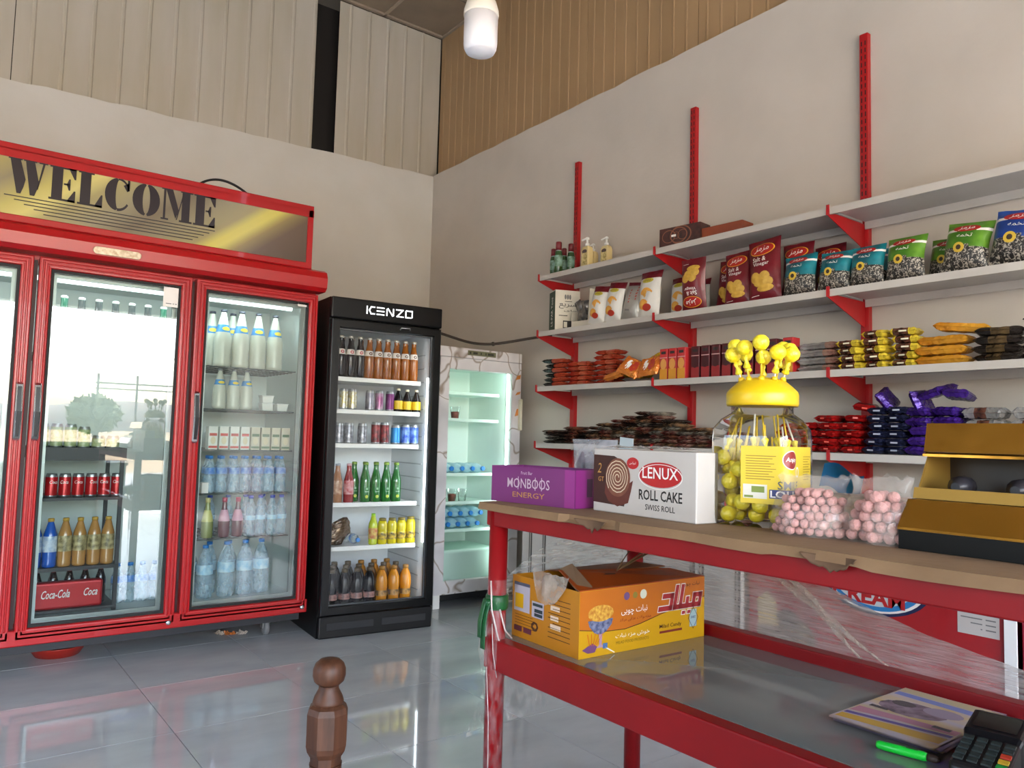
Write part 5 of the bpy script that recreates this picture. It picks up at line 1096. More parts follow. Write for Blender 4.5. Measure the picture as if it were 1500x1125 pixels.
# ------------------------------------------------------------------ lollipop jar
JL = (1.605, 1.115, ZTAB); JR = FW+.25
jar = thing('lollipop_jar', 'big clear plastic jar with yellow domed lid full of lollipops', 'jar', JL, JR)
def sq(r, n=32, p=5): return [(r*math.copysign(abs(math.cos(2*PI*i/n))**(2/p), math.cos(2*PI*i/n)), r*math.copysign(abs(math.sin(2*PI*i/n))**(2/p), math.sin(2*PI*i/n))) for i in range(n)]
def circ(r, n=32): return [(r*math.cos(2*PI*i/n), r*math.sin(2*PI*i/n)) for i in range(n)]
jm = GLASS('jar_pet', '#fbfaf8', 1.42, .9, .01)
b = MB(); R = []
for r_, z, p in ((.092, .0, 5), (.098, .006, 5), (.1, .02, 5), (.1, .2, 5), (.098, .225, 5), (.086, .248, 3.6), (.074, .26, 2.4), (.072, .263, 2), (.072, .3, 2)): R.append([(x, y, z) for x, y in sq(r_, 40, p)])
b.rings(R, 0, True, False, True); b.build('jar_body', jm, jar)
ylid = M('lid_yellow', '#d9b414', .35, spec=.5)
b = MB(); b.lathe([(.082, .28), (.084, .286), (.084, .308), (.082, .314), (.074, .323), (.056, .339), (.032, .348), (.008, .351)], 32); lid = b.build('lid', ylid, jar)
for k in range(10):
    a = 2*PI*k/10; r_ = .05; b = MB(); b.lathe([(.0075, 0), (.0068, .010)], 10, (r_*math.cos(a), r_*math.sin(a), .339)); b.build('lid_socket', ylid, lid)
def Sj(off):
    """label surface over the jar's front and right faces; u runs along the perimeter"""
    def f(u, v):
        h_ = .1+off; c_ = .078
        if u < c_: return (u, -h_, v)
        s_ = u-c_; arcl = .034
        if s_ < arcl:
            a = s_/arcl*PI/2; return (c_+(h_-c_)*math.sin(a), -c_-(h_-c_)*math.cos(a), v)
        return (h_, -c_+(s_-arcl), v)
    return f
ylabel = M('jar_label_yellow', '#d9bd2c', .4, spec=.5); ltxt = M('jar_label_text', '#8a6a14', .5)
put('label', RECT(-.012, .055, .23, .185, 40, 4), Sj(.0012), ylabel, jar)
for blk_, (u0, u1) in enumerate(((.0, .07), (.175, .225))):
    for k in range(10): put('small_print', RECT(u0, .162-.0058*k, u1-(k*7 % 5)*.004, .1635-.0058*k, 8, 1), Sj(.0018), ltxt, jar)
put('printed_table', RECT(-.006, .066, .05, .098, 6, 2), Sj(.0018), M('label_white', '#d8d4c8', .5), jar); put('printed_table_text', JOIN(RECT(.014, .08, .044, .094, 4, 1), RECT(-.003, .068, .018, .073, 2, 1)), Sj(.0024), M('olive_ink', '#7a8a3a', .5), jar)
put('logo_rim', ELL(.105, .155, .0215, .0215, 28), Sj(.0018), white_ink, jar); put('logo_disc', ELL(.105, .155, .0195, .0195, 28), Sj(.0024), M('logo_maroon', '#8a2420', .4), jar); put('lettering', TXT('Anjoy', .105, .155, .03, .013, .01, .2), Sj(.003), white_ink, jar)
put('printed_seal', ELL(.132, .128, .009, .012, 16, .7), Sj(.0024), white_ink, jar)
put('lettering', TXT('SMILE', .105, .098, .062, .019, .02), Sj(.0018), M('grey_letter', '#5a5a50', .4), jar); put('letter_shadow', RECT(.055, .068, .175, .088, 20, 1), Sj(.0018), M('navy_print', '#26306a', .4), jar); put('lettering', TXT('LOLLIPOP', .115, .078, .115, .016, .025), Sj(.0026), white_ink, jar)
wrapy = M('lolly_wrap', '#ecd618', .3, spec=.7, var='#f6e440', scale=60, bump=.4, bscale=120); sty = M('stick_yellow', '#cfae2a', .4); stw = M('stick_white', '#dcd6c6', .4)
def lolly(stick):
    def mk():
        t = thing('lollipop', 'l', 'lollipop'); b = MB(); b.lathe([(.002, -.019), (.011, -.0165), (.018, -.007), (.0195, .001), (.0175, .009), (.01, .0165), (.002, .0185)], 12); b.build('candy', wrapy, t)
        b = MB(); b.lathe([(.0022, -.105), (.0022, -.015)], 6); b.build('stick', stick, t)
        b = MB(); b.lathe([(.004, -.018), (.006, -.026), (.0035, -.032), (.0095, -.046), (.005, -.05)], 9); b.build('wrapper_frill', wrapy, t)
        return t
    return Proto(mk)
ly, lw = lolly(sty), lolly(stw)
JM = Matrix.Translation(JL) @ Matrix.Rotation(JR, 4, 'Z')
rr = random.Random(12)
def fit(P, q, d): return all((Vector(q)-Vector(p)).length > d for p in P)
for k in range(10):
    a = 2*PI*k/10; r_ = .05; tl = (.5 if k % 2 else .85); ax = math.cos(a)*tl*.4; ay = math.sin(a)*tl*.4
    base = Vector((r_*math.cos(a), r_*math.sin(a), .343)); dirv = Vector((ax, ay, 1)).normalized(); hd_ = base+dirv*(.064+.012*(k % 3)) 
    q = Vector((0, 0, 1)).rotation_difference(dirv); loc = JM @ hd_; rot = (Matrix.Rotation(JR, 3, 'Z') @ q.to_matrix()).to_euler()
    (lw if k % 3 == 0 else ly).at('lollipop with %s stick planted in the jar lid, %s going round from the front' % ('white' if k % 3 == 0 else 'yellow', ORD[k]), loc, 0, 'lollipops in the lid', rot=rot)
PJ = []
lev = 0; tries = 0
z = .0215
while z < .165:
    cnt = 0
    for _ in range(400):
        q = (rr.uniform(-.074, .074), rr.uniform(-.074, .074), z+rr.uniform(0, .006))
        if max(abs(q[0]), abs(q[1])) < .034 and z < .12: continue
        if fit(PJ, q, .0385): PJ.append(q); cnt += 1
    z += .026
CORN = lambda q: ('front' if q[1] < 0 else 'rear', 'left' if q[0] < 0 else 'right')
seen = {}
for q in PJ:
    c = CORN(q); key = c; seen[key] = seen.get(key, 0)+1; i_ = seen[key]-1
    inw = Vector((-q[0]*.75+rr.uniform(-.02, .02), -q[1]*.75+rr.uniform(-.02, .02), .22)) if q[2] > .09 else Vector((-q[0]+rr.uniform(-.03, .03), -q[1]+rr.uniform(-.03, .03), rr.uniform(.02, .06)))
    rotq = Vector((0, 0, -1)).rotation_difference(inw.normalized())       # the stick lies along -z of the lollipop
    loc = JM @ Vector(q); rot = (Matrix.Rotation(JR, 3, 'Z') @ rotq.to_matrix()).to_euler()
    (ly if rr.random() < .8 else lw).at('yellow lollipop inside the jar, %s from the bottom at its %s %s' % (ORD[min(i_, 19)], c[0], c[1]), loc, 0, 'lollipops inside the jar', rot=rot)

# ------------------------------------------------------------------ bags of pink sweets
sugar = M('pink_sugar', '#c08681', .7, var='#cf9a94', scale=60, bump=.5, bscale=160)
def sweet(r):
    def mk():
        b = MB(); b.lathe([(r*math.sin(PI*i/6)+.0002, -r*math.cos(PI*i/6)) for i in range(7)], 9); o = b.build('pink_sweet', sugar); return tag(o, 's', 'sweet')
    return Proto(mk)
def sweet_bag(name, c, rx, ry, h, r, rz, label, film, seed, gl):
    pr = sweet(r); rr = random.Random(seed); ca, sa = math.cos(rz), math.sin(rz); dz = r*1.6; k = 0; z = r*1.05
    while z < h*.8:
        f = math.sqrt(max(.08, 1-(z/(h*.9))**2.2)); st = r*1.98; off = (k % 2)*r
        nx = int(rx*f/st)+1
        for i in range(-nx, nx+1):
            for j in range(-nx, nx+1):
                x = i*st+off+rr.uniform(-.16, .16)*r; y = j*st+off+rr.uniform(-.16, .16)*r
                if (x/(rx*f-r))**2*.9+(y/(ry*f-r))**2*.9 > 1 if rx*f > r and ry*f > r else True: continue
                if (x/(rx*f-r*1.1))**2 + (y/(ry*f-r*1.1))**2 < .18 and z < h*.5: continue     # hidden core stays empty
                pr.at(gl, (c[0]+x*ca-y*sa, c[1]+x*sa+y*ca, ZTAB+z+rr.uniform(0, .1)*r), 0, gl+'s', sc=rr.uniform(.9, 1.04))
        z += dz; k += 1
    t = thing(name, label, 'bag', (c[0], c[1], ZTAB), rz)
    def skin(u, v):
        a = 2*PI*u; z = v*h; f = math.sqrt(max(.0, 1-(min(z, h*.78)/(h*.95))**3)); g = 1 if z < h*.72 else max(.0, 1-(z-h*.72)/(h*.28)); w = 1.05+.05*noise.noise(Vector((math.cos(a)*2, math.sin(a)*2, v*4+seed)))
        e = .94 if v < .02 else 1
        px_ = rx*f*w*math.cos(a)*(1 if z < h*.72 else 1+.25*(1-g)); py_ = ry*f*w*math.sin(a)*max(.06, g)
        return (px_*e, py_*e, max(.0006, z+(.014*noise.noise(Vector((math.cos(a)*3, math.sin(a)*3, seed))) if v > .75 else 0)))
    b = MB(); b.grid(skin, 36, 16); b.build('film', film, t)
film_b = FILM('sweet_bag_film', '#cfc6c0', .16, .2, 16, (1, 1, 1), .12)
sweet_bag('sweet_bag', (1.515, .925), .085, .062, .125, .0098, FW+.35, 'clear bag of small pink sweets in front of the lollipop jar', film_b, 2, 'pink sugared sweet in the bag before the jar')
sweet_bag('sweet_bag', (1.528, .785), .072, .06, .13, .0122, FW+.1, 'clear bag of larger pink sweets beside the gold stand', film_b, 5, 'pink sugared sweet in the bag beside the gold stand')

# ------------------------------------------------------------------ gold display stand
gold = M('mirror_gold', '#a8782c', .16, metal=.8, var='#9a6c24', scale=5, bump=1.0, bscale=4); gold_m = M('matt_gold', '#a8843c', .35, metal=.5); GO = (1.65, .47, ZTAB)
t = thing('display_stand', 'stepped gold and black display stand at the counter end', 'stand', GO)
ya, yb_ = .727, .2
def ext(name, prof, mat, parent, y0=yb_, y1=ya, bevel=0):
    b = MB(GO); b.rings([[(u, yy, v) for u, v in prof] for yy in (y0, y1)], 0, True, True, False); return b.build(name, mat, parent, bevel=bevel)
z0 = ZTAB+.0006
ext('base', [(1.478, z0), (1.82, z0), (1.82, z0+.035), (1.478, z0+.035)], M('base_black', '#090808', .3, spec=.2), t)
ext('lower_ledge', [(1.474, .9965), (1.474, 1.001), (1.516, 1.052), (1.60, 1.052), (1.60, 1.046), (1.52, 1.046), (1.484, .9965)], gold, t)
ext('middle_wall', [(1.536, 1.053), (1.542, 1.074), (1.548, 1.074), (1.545, 1.053)], gold_m, t)
ext('middle_floor', [(1.549, 1.053), (1.549, 1.057), (1.70, 1.057), (1.70, 1.053)], gold_m, t)
ext('middle_back', [(1.69, 1.0575), (1.69, 1.136), (1.697, 1.136), (1.697, 1.0575)], M('tray_brown', '#241b13', .5), t)
ext('middle_roof', [(1.6205, 1.138), (1.6205, 1.143), (1.697, 1.143), (1.697, 1.138)], gold_m, t)
ext('upper_ledge', [(1.578, 1.134), (1.578, 1.139), (1.592, 1.143), (1.62, 1.144), (1.62, 1.138), (1.6, 1.136)], gold, t)
ext('top_panel', [(1.583, 1.1435), (1.597, 1.2), (1.604, 1.2), (1.592, 1.1435)], gold, t)
ext('back_panel', [(1.81, .9965), (1.70, 1.2), (1.707, 1.2), (1.818, .9965)], gold_m, t)
b = MB(GO); b.prism([(1.549, 1.0575), (1.689, 1.0575), (1.689, 1.137), (1.60, 1.137)], lambda u, v: (u, ya-.004, v), lambda u, v: (u, ya, v)); b.build('end_wall', gold_m, t)
for k in range(4):
    b = MB(); b.lathe([(.016, 0), (.02, .004), (.02, .036), (.012, .044), (.008, .05)], 12, axis='y'); tag(b.build('dark_jar', M('dark_glaze', '#121114', .35, spec=.3, var='#2c2a30', scale=20), None, (1.60, .655-.1*k, 1.0785), (PI/2*0, 0, FW)), 'small dark jar lying in the gold stand, %s' % nth(k, 4), 'jar', 'jars in the gold stand')

# ------------------------------------------------------------------ candy carton on the glass shelf
ZL = .5746
cy_ = M('carton_yellow', '#c9970f', .38); co_ = M('carton_orange', '#bf6a17', .38); cs = M('carton_side', '#b0720f', .42, var='#a86c10', scale=6); ctop = M('carton_top', '#a8480f', .42); kraft = M('kraft_inside', '#8a6c50', .8)
CB = (1.64, 1.515, ZL); t = thing('candy_carton', 'yellow and orange Milad candy carton on the lower glass shelf', 'carton', CB, -.03)
wl_, dp, hh = .245, .3, .174
b = MB(); e = .003
b.box(-wl_, 0, 0, wl_, e, hh); b.box(-wl_, dp-e, 0, wl_, dp, hh); b.box(-wl_, e, 0, -wl_+e, dp-e, hh); b.box(wl_-e, e, 0, wl_, dp-e, hh); b.box(-wl_+e, e, 0, wl_-e, dp-e, e); b.build('carton', cs, t)
put('yellow_field', RECT(-wl_, 0, wl_, hh, 2, 2), front_S(0, .0004), cy_, t)
wave = [(-wl_+.001, .075), (-.15, .062), (-.08, .06), (-.02, .068), (.06, .085), (.14, .1), (wl_-.001, .118)]
put('orange_field', POLY(wave+[(wl_-.001, hh-.001), (-wl_+.001, hh-.001)]), front_S(0, .0008), co_, t)
vw = []; fw_ = []
for k, (x, y) in enumerate(wave):
    vw += [(x, y-.0012), (x, y+.0012)]
    if k: fw_.append((2*k-2, 2*k, 2*k+1, 2*k-1))
put('dividing_line', (vw, fw_), front_S(0, .0012), M('brown_line', '#5a3410', .5), t)
S1 = front_S(0, .0014); S2 = front_S(0, .002); S3 = front_S(0, .0026)
def seg2(pl, th, shear=.22):
    out = []
    for a, c in zip(pl[:-1], pl[1:]):
        p = Vector(a); q = Vector(c); d = (q-p).normalized(); n = Vector((-d.y, d.x))*th/2; e_ = d*th/2
        out.append(POLY([(v.x+shear*v.y, v.y) for v in (p-e_-n, q+e_-n, q+e_+n, p-e_+n)]))
    return out
TX, TY, TW, TH = .034, .098, .165, .056                              # title box on the front face
def tp(L): return [(TX+x*TW, TY+y*TH) for x, y in L]
WORD = [tp([(1.0, 0), (1.0, .5), (.84, .5), (.84, 0)]), tp([(1.0, .0), (.5, .0), (.5, 1.0)]), tp([(.67, 0), (.67, .34)]), tp([(.36, 1.0), (.36, .0), (.5, 0)]), tp([(.06, .62), (.26, .62), (.26, 0), (0, 0)])]
DOTS = [tp([(.60, -.33), (.63, -.33)]), tp([(.74, -.33), (.77, -.33)])]
put('lettering_outline', JOIN(*[x for w in WORD for x in seg2(w, .0185)], *[x for w in DOTS for x in seg2(w, .0135)]), S1, white_ink, t)
put('lettering', JOIN(*[x for w in WORD for x in seg2(w, .0138)], *[x for w in DOTS for x in seg2(w, .0092)]), S2, M('title_red', '#a02a2e', .4), t)
put('lettering', TXT('نبات چوبی', -.045, .107, .1, .024, .004), S1, white_ink, t); put('lettering', TXT('نبات چوبی', .185, .158, .075, .014, .002), S1, blk_ink, t)
put('lettering', TXT('محصولات غذایی میلاد'.replace('ذ', 'د').replace('غ', 'ع').replace('ح', 'خ'), -.04, .085, .12, .012), S1, M('maroon_ink', '#7a2a1c', .5), t); put('lettering', TXT('خوش مزه نبات', -.05, .043, .13, .014), S1, white_ink, t)
put('lettering', TXT('MILAD FOOD PRODUCTS', -.05, .026, .125, .008), S1, M('olive_text', '#7a6410', .5), t); put('lettering', TXT('Milad Candy', .1, .048, .09, .014, .006), S1, M('brown_text', '#4a2a10', .5), t); put('underline', RECT(.055, .03, .148, .0365), S1, M('maroon_ink'), t)
put('printed_panel', RECT(.18, .035, .21, .085), S1, M('panel_blue', '#9fb8bc', .5), t); put('lettering', TXT('SWEET', .195, .062, .02, .007), S2, M('navy_print'), t); put('panel_rim', ELL(.195, .06, .022, .032, 4, .92), S2, blk_ink, t)
for k, (m_, r_) in enumerate(((M('badge_purple', '#6a4a7a', .5), .011), (M('badge_olive', '#8a7a30', .5), .009), (M('badge_white', '#cfd4c4', .5), .013))): put('printed_badge', ELL(-.075+.032*k, .148, r_, r_, 16), S1, m_, t)
# printed glass bowl of candy
put('printed_bowl', POLY([(-.215, .095), (-.125, .095), (-.13, .08), (-.15, .062), (-.162, .057), (-.178, .057), (-.192, .062), (-.21, .08)]), S1, M('bowl_blue', '#3a4468', .4, var='#8a8fa8', scale=90), t)
put('printed_candy', ELL(-.17, .112, .046, .022, 18), S2, M('candy_orange', '#b87424', .5, var='#e0b44a', scale=110), t); put('printed_stem', POLY([(-.176, .057), (-.164, .057), (-.166, .03), (-.155, .022), (-.185, .022), (-.174, .03)]), S2, M('bowl_stem', '#b08a9a', .4), t)
put('printed_lace', RECT(-.162, .018, -.145, .032), S3, M('lace_blue', '#4a6a94', .5), t); put('printed_stick', POLY([(-.155, .02), (-.12, .002), (-.118, .004), (-.153, .023)]), S3, white_ink, t); put('printed_flower', POLY([(-.235, .022), (-.215, .012), (-.19, .012), (-.182, .026), (-.198, .036), (-.215, .03)]), S2, M('crocus', '#6a4068', .5), t)
for k in range(5): put('printed_saffron', POLY([(-.21+.006*k, .03), (-.208+.006*k, .03), (-.216+.014*k, .062), (-.218+.014*k, .061)]), S3, M('saffron', '#c8541c', .5), t)
SL = lambda off: (lambda u, v: (-wl_-off, -u, v))                     # left end, u runs from rear (-.3) to front (0)
put('printed_table', RECT(-.29, .075, -.215, .15), SL(.0006), M('table_lilac', '#a8a0a8', .5), t); put('printed_block', RECT(-.285, .085, -.245, .125), SL(.0012), cy_, t); put('printed_bar', RECT(-.29, .148, -.215, .157), SL(.0012), M('bar_slate', '#4a4a5a', .5), t)
put('printed_label', RECT(-.205, .07, -.15, .115), SL(.0006), M('table_lilac'), t); put('printed_bar', JOIN(RECT(-.2, .102, -.155, .11), RECT(-.192, .085, -.155, .095), RECT(-.192, .074, -.155, .083)), SL(.0012), M('dark_teal_ink', '#2a3438', .5), t)
for y0, w0 in ((.105, .04), (.078, .035), (.055, .045)): put('printed_field', RECT(-.12, y0, -.12+w0, y0+.013), SL(.0006), M('field_peach', '#d0b8a0', .5), t)
for k in range(9): put('small_print', RECT(-.13+(.02 if k in (2, 5) else 0), .135-.013*k, -.035, .137-.013*k), SL(.0006), M('brown_text'), t)
for k in range(5): put('small_print', RECT(-.285, .064-.008*k, -.2+.004*k, .0655-.008*k), SL(.0006), M('brown_text'), t)
for k in range(2): put('printed_stamp', RECT(-.288+.045*k, .018, -.25+.045*k, .032), SL(.0006), M('stamp_maroon', '#5a2430', .5), t)
put('printed_star', ELL(-.19, .045, .017, .014, 7, .5), SL(.0006), M('brown_text'), t)
# lid flaps and torn plastic
b = MB(); b.hexa([(-wl_, 0, hh), (wl_, 0, hh), (wl_, .14, hh+.002), (-wl_+.05, .15, hh+.028), (-wl_, .001, hh+.003), (wl_, .001, hh+.003), (wl_, .14, hh+.005), (-wl_+.05, .15, hh+.031)]); fp = b.build('flap', ctop, t)
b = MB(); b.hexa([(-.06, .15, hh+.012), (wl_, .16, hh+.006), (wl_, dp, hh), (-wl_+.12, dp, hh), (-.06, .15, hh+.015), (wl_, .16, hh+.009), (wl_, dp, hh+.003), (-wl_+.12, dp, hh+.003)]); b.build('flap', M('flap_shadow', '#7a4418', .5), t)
b = MB(); b.hexa([(-wl_, .01, hh), (-wl_+.004, .01, hh), (-wl_+.06, .16, hh+.03), (-wl_+.055, .16, hh+.03), (-wl_+.06, .02, hh+.004), (-wl_+.064, .02, hh+.004), (-wl_+.1, .15, hh+.045), (-wl_+.095, .15, hh+.045)]); b.build('flap', kraft, t)
put('printed_saffron', POLY([(-.1, .07), (-.06, .06), (-.05, .075), (-.075, .085)]), lambda u, v: (u, v, hh+.0225), M('dark_maroon_ink', '#4a1a10', .5), fp)
b = MB(); b.grid(lambda u, v: (-wl_-.004-.018*math.sin(PI*u)*v, .04+.16*u, hh+.03-.085*v*(math.sin(PI*u)**.6)+.012*noise.noise(Vector((u*6, v*3, 1)))), 18, 10); b.build('torn_plastic', FILM('carton_film', '#b0a498', .45, .35, 22, (1, 1, 1)), t)
rr = random.Random(21)
for k in range(7):
    a = Vector((.0+.02*k, .12+.012*k, hh+.018)); d = Vector((.2+rr.uniform(-.04, .04), .1+rr.uniform(-.05, .05), .03+rr.uniform(-.012, .02)))
    b = MB(); b.tube([a, a+d*.5+Vector((0, 0, .002)), a+d], .0018, 5); b.build('candy_stick', M('stick_brown', '#6a5030', .7), t)

# ------------------------------------------------------------------ leaflets, highlighter, card reader
rr = random.Random(8); lf = [M('leaf_%d' % k, c, .2, spec=.6, var=v, scale=7, stretch=(1, 2.4, 1)) for k, (c, v) in enumerate((('#a89cae', '#6a5480'), ('#b0a8b4', '#c8a860'), ('#8a90b0', '#c49a8a')))]
names = ['lowest', 'second lowest', 'middle', 'second highest', 'topmost']
for k in range(5):
    LO = (1.727+rr.uniform(-.006, .006)-.004*k, .80+rr.uniform(-.004, .004), ZL+.0026*k); t = thing('leaflet', 'glossy printed leaflet, %s in the pile on the glass shelf' % names[k], 'leaflet', LO, FW+.04+rr.uniform(-.05, .05), 'leaflets on the glass shelf')
    b = MB(); b.grid(lambda u, v: (-.105+.21*u, -.165+.33*v, .0022+.0015*math.sin(u*PI)*0), 2, 2); b.grid(lambda u, v: (.105-.21*u, -.165+.33*v, .0), 2, 2); b.build('paper', lf[k % 3], t)
    if k == 4:
        TS = lambda off: (lambda u, v: (u, v, .0022+off))
        put('printed_band', POLY([(-.1, -.15), (.1, -.13), (.1, -.09), (-.1, -.12)]), TS(.0003), M('print_amber', '#c49a3a', .25), t); put('printed_band', POLY([(-.1, -.115), (.1, -.08), (.1, -.065), (-.1, -.1)]), TS(.0003), M('print_violet', '#5a4a8a', .25), t); put('printed_band', POLY([(-.1, -.09), (0, -.07), (.1, -.06), (.1, -.03), (-.1, -.05)]), TS(.0003), M('print_rose', '#b0788a', .25), t)
        put('printed_shape', ELL(-.02, .02, .07, .05, 14), TS(.0003), M('print_plum', '#54404e', .25, var='#8a7480', scale=30), t); put('printed_shape', ELL(.03, .05, .04, .03, 14), TS(.0006), M('print_mauve', '#8a7a8c', .25), t); put('printed_shape', ELL(-.05, .045, .025, .02, 12), TS(.0006), M('print_dark', '#3a3038', .25), t)
        put('printed_band', POLY([(-.1, .1), (.1, .09), (.1, .12), (-.1, .125)]), TS(.0003), M('print_blue', '#6a78b4', .25), t); put('printed_band', POLY([(-.1, .13), (.1, .125), (.1, .16), (-.1, .16)]), TS(.0003), M('print_cream', '#b8ac8a', .25), t); put('printed_block', RECT(-.09, -.03, -.05, -.015), TS(.0006), M('print_dark'), t); put('printed_block', RECT(.05, -.05, .085, -.035), TS(.0006), M('print_dark'), t)
HL = (1.497, .725, ZL+.0085); t = thing('highlighter', 'bright green highlighter pen lying before the leaflets', 'pen', HL, math.radians(-78))
gn = M('fluor_green', '#18c83a', .3)
b = MB(); b.lathe([(.006, -.052), (.008, -.048), (.0085, -.01), (.0085, .03), (.007, .035)], 12, axis='x'); b.build('barrel', gn, t)
b = MB(); b.lathe([(.0065, .035), (.0065, .05), (.003, .056)], 10, axis='x'); b.build('tip', M('pen_tip', '#3a2c24', .5), t)
put('barrel_print', RECT(.0, -.004, .02, .004, 3, 1), lambda u, v: (u, v, .0087), M('dark_green_ink', '#0c4a1c', .5), t)
PO = (1.475, .595, ZL); t = thing('card_reader', 'black card payment terminal on the glass shelf', 'card reader', PO, FW+.16)
pb_ = M('terminal_black', '#101114', .35)
b = MB(); R = [[(-.045*w, y, 0), (.045*w, y, 0), (.045*w, y, z), (-.045*w, y, z)] for y, w, z in ((0, .9, .022), (.008, 1, .03), (.11, 1.0, .05), (.12, 1.06, .058), (.2, 1.06, .072), (.21, .98, .066))]; b.rings(R, 0, True, True, False); b.build('body', pb_, t, bevel=.006)
PS = lambda off: (lambda u, v: (u, v, .0302+.02*(v-.008)/.102+off))
km = {'d': M('key_dark', '#26302e', .5), 'r': M('key_red', '#b83a24', .45), 'y': M('key_yellow', '#c9a02c', .45), 'g': M('key_green', '#1f8a3a', .45)}
for r_ in range(5):
    for c_ in range(4):
        mk_ = 'd' if c_ < 3 or r_ > 3 else ('g', 'y', 'r', 'd')[r_] if r_ < 4 else 'd'
        x = -.033+.022*c_; y = .014+.0185*r_; f = PS(0); b = MB(); b.hexa([f(x-.008, y), f(x+.008, y), f(x+.008, y+.011), f(x-.008, y+.011)]+[tuple(Vector(f(*q))+Vector((0, 0, .003))) for q in ((x-.008, y), (x+.008, y), (x+.008, y+.011), (x-.008, y+.011))]); b.build('key', km[mk_], t)
put('screen', RECT(-.036, .13, .036, .19), lambda u, v: (u, v, .0582+.014*(v-.12)/.08+.001), M('screen_dark', '#1c1e1c', .15), t)

# ------------------------------------------------------------------ stretch film and green ribbon on the counter
film = FILM('stretch_film', '#c2b6ae', .5, .22, 9, (1.2, 1.0, 18)); film2 = FILM('stretch_film_end', '#cfcfcb', .22, .45, 9, (1.5, 1.5, 11))
top = [(1.845, .885), (1.6, .87), (1.36, .83), (1.08, .745), (.91, .70), (.69, .665), (.3, .62)]
def ti(y):
    for (a, p), (c, q) in zip(top[:-1], top[1:]):
        if c <= y <= a: return p+(q-p)*(a-y)/(a-c)
    return top[-1][1]
b = MB()
def bf(u, v):
    y = 1.845-1.545*u; zt = ti(y); z = .575+(zt-.575)*v
    fan = .02*noise.noise(Vector((y*5, z*9, 1)))+.008*noise.noise(Vector((y*22, z*4, 3)))
    return (1.963+abs(fan)*.7, y, z)
b.grid(bf, 70, 14); t = thing('stretch_film', 'milky stretch film wound along the back of the counter', 'plastic film', (1.963, 1.05, .575)); o = b.build('film', film, t); o.location = (-1.963, -1.05, -.575)
for k, (y0, z0_, y1, z1) in enumerate(((1.4, .84, 1.05, .60), (1.37, .83, 1.0, .60))):
    P = []
    for i in range(10):
        s_ = i/9; y = y0+(y1-y0)*s_; P.append((1.962, y+.012*math.sin(s_*8+k*2), z0_+(z1-z0_)*s_))
    b = MB(); b.tube(P, [.003+.009*math.sin(PI*i/9)*(.6+.4*math.sin(i*2.1+k)) for i in range(10)], 8); o = b.build('gathered_fold', FILM('film_fold', '#cbbfae', .3, .25, 40, (1, 1, 1)), t); o.location = (-1.963, -1.05, -.575)
b = MB()
def ef(u, v):
    x = 1.37+.54*u; zb = .66-.05*u; zt = .70+.155*math.sin(min(1, u*1.5)*PI/2)-.03*max(0, u-.6); z = zb+(zt-zb)*v
    return (x, 1.868+.012*abs(noise.noise(Vector((x*12, z*10, 2)))), z)
b.grid(ef, 30, 14); t = thing('stretch_film', 'clear stretch film fanned across the far end of the counter', 'plastic film', (1.64, 1.866, .66)); o = b.build('film', film2, t); o.location = (-1.64, -1.866, -.66)
b = MB()
def ef2(u, v):
    x = 1.38+.3*u; z = .49-.03*u-.2*v*(1-.3*u)
    return (x-.1*v, 1.868+.01*abs(noise.noise(Vector((x*12, z*10, 5)))), z)
b.grid(ef2, 20, 10); o = b.build('film', FILM('stretch_film_low', '#cfcfcb', .08, .3, 9, (6, 1.5, 3)), t); o.location = (-1.64, -1.866, -.66)
# film gathered round the front leg
LG = (1.347, 1.822); t = thing('leg_wrap', 'clear film bunched round the front counter leg under the ribbon', 'plastic film', (LG[0], LG[1], .02))
b = MB()
def lw_(u, v):
    a = 2*PI*u; z = .02+.72*v; flare = .010*math.exp(-((z-.55)/.09)**2)*2.2
    r_ = .0285+.0015*abs(noise.noise(Vector((math.cos(a)*3, math.sin(a)*3, z*9))))+flare*(.5+.5*math.cos(a-PI*.9))
    return (LG[0]+r_*math.cos(a), LG[1]+r_*math.sin(a), z)
b.grid(lw_, 24, 40); o = b.build('film', FILM('leg_film', '#d4c0c0', .06, .2, 12, (6, 6, 2)), t); o.location = (-LG[0], -LG[1], -.02)
for k, P in enumerate(([(1.312, 1.805, .74), (1.31, 1.795, .66), (1.33, 1.788, .58), (1.372, 1.79, .495)], [(1.335, 1.79, .66), (1.352, 1.786, .6), (1.388, 1.79, .565)], [(1.316, 1.80, .62), (1.318, 1.795, .54), (1.33, 1.79, .47)], [(1.308, 1.81, .50), (1.312, 1.80, .35), (1.316, 1.80, .15)])):
    b = MB(); b.tube(P, .0026 if k < 2 else .0014, 6); o = b.build('twisted_strand', FILM('film_strand', '#d8c8c4', .75, .2, 40, (1, 1, 1)), t); o.location = (-LG[0], -LG[1], -.02)
t = thing('green_ribbon', 'green plastic ribbon tied round the front counter leg', 'ribbon', (LG[0], LG[1], .55)); grb = M('ribbon_green', '#12562a', .4, bump=.3, bscale=60, var='#0e4420', scale=20)
b = MB(); b.lathe([(.031, .655), (.0335, .66), (.034, .675), (.0335, .692), (.031, .697)], 20, (LG[0], LG[1], 0)); o = b.build('band', grb, t); o.location = (-LG[0], -LG[1], -.55)
b = MB(); b.lathe([(.004, -.012), (.012, -.006), (.013, .006), (.004, .012)], 10, (LG[0]-.034, LG[1]-.008, .676)); o = b.build('knot', grb, t); o.location = (-LG[0], -LG[1], -.55)
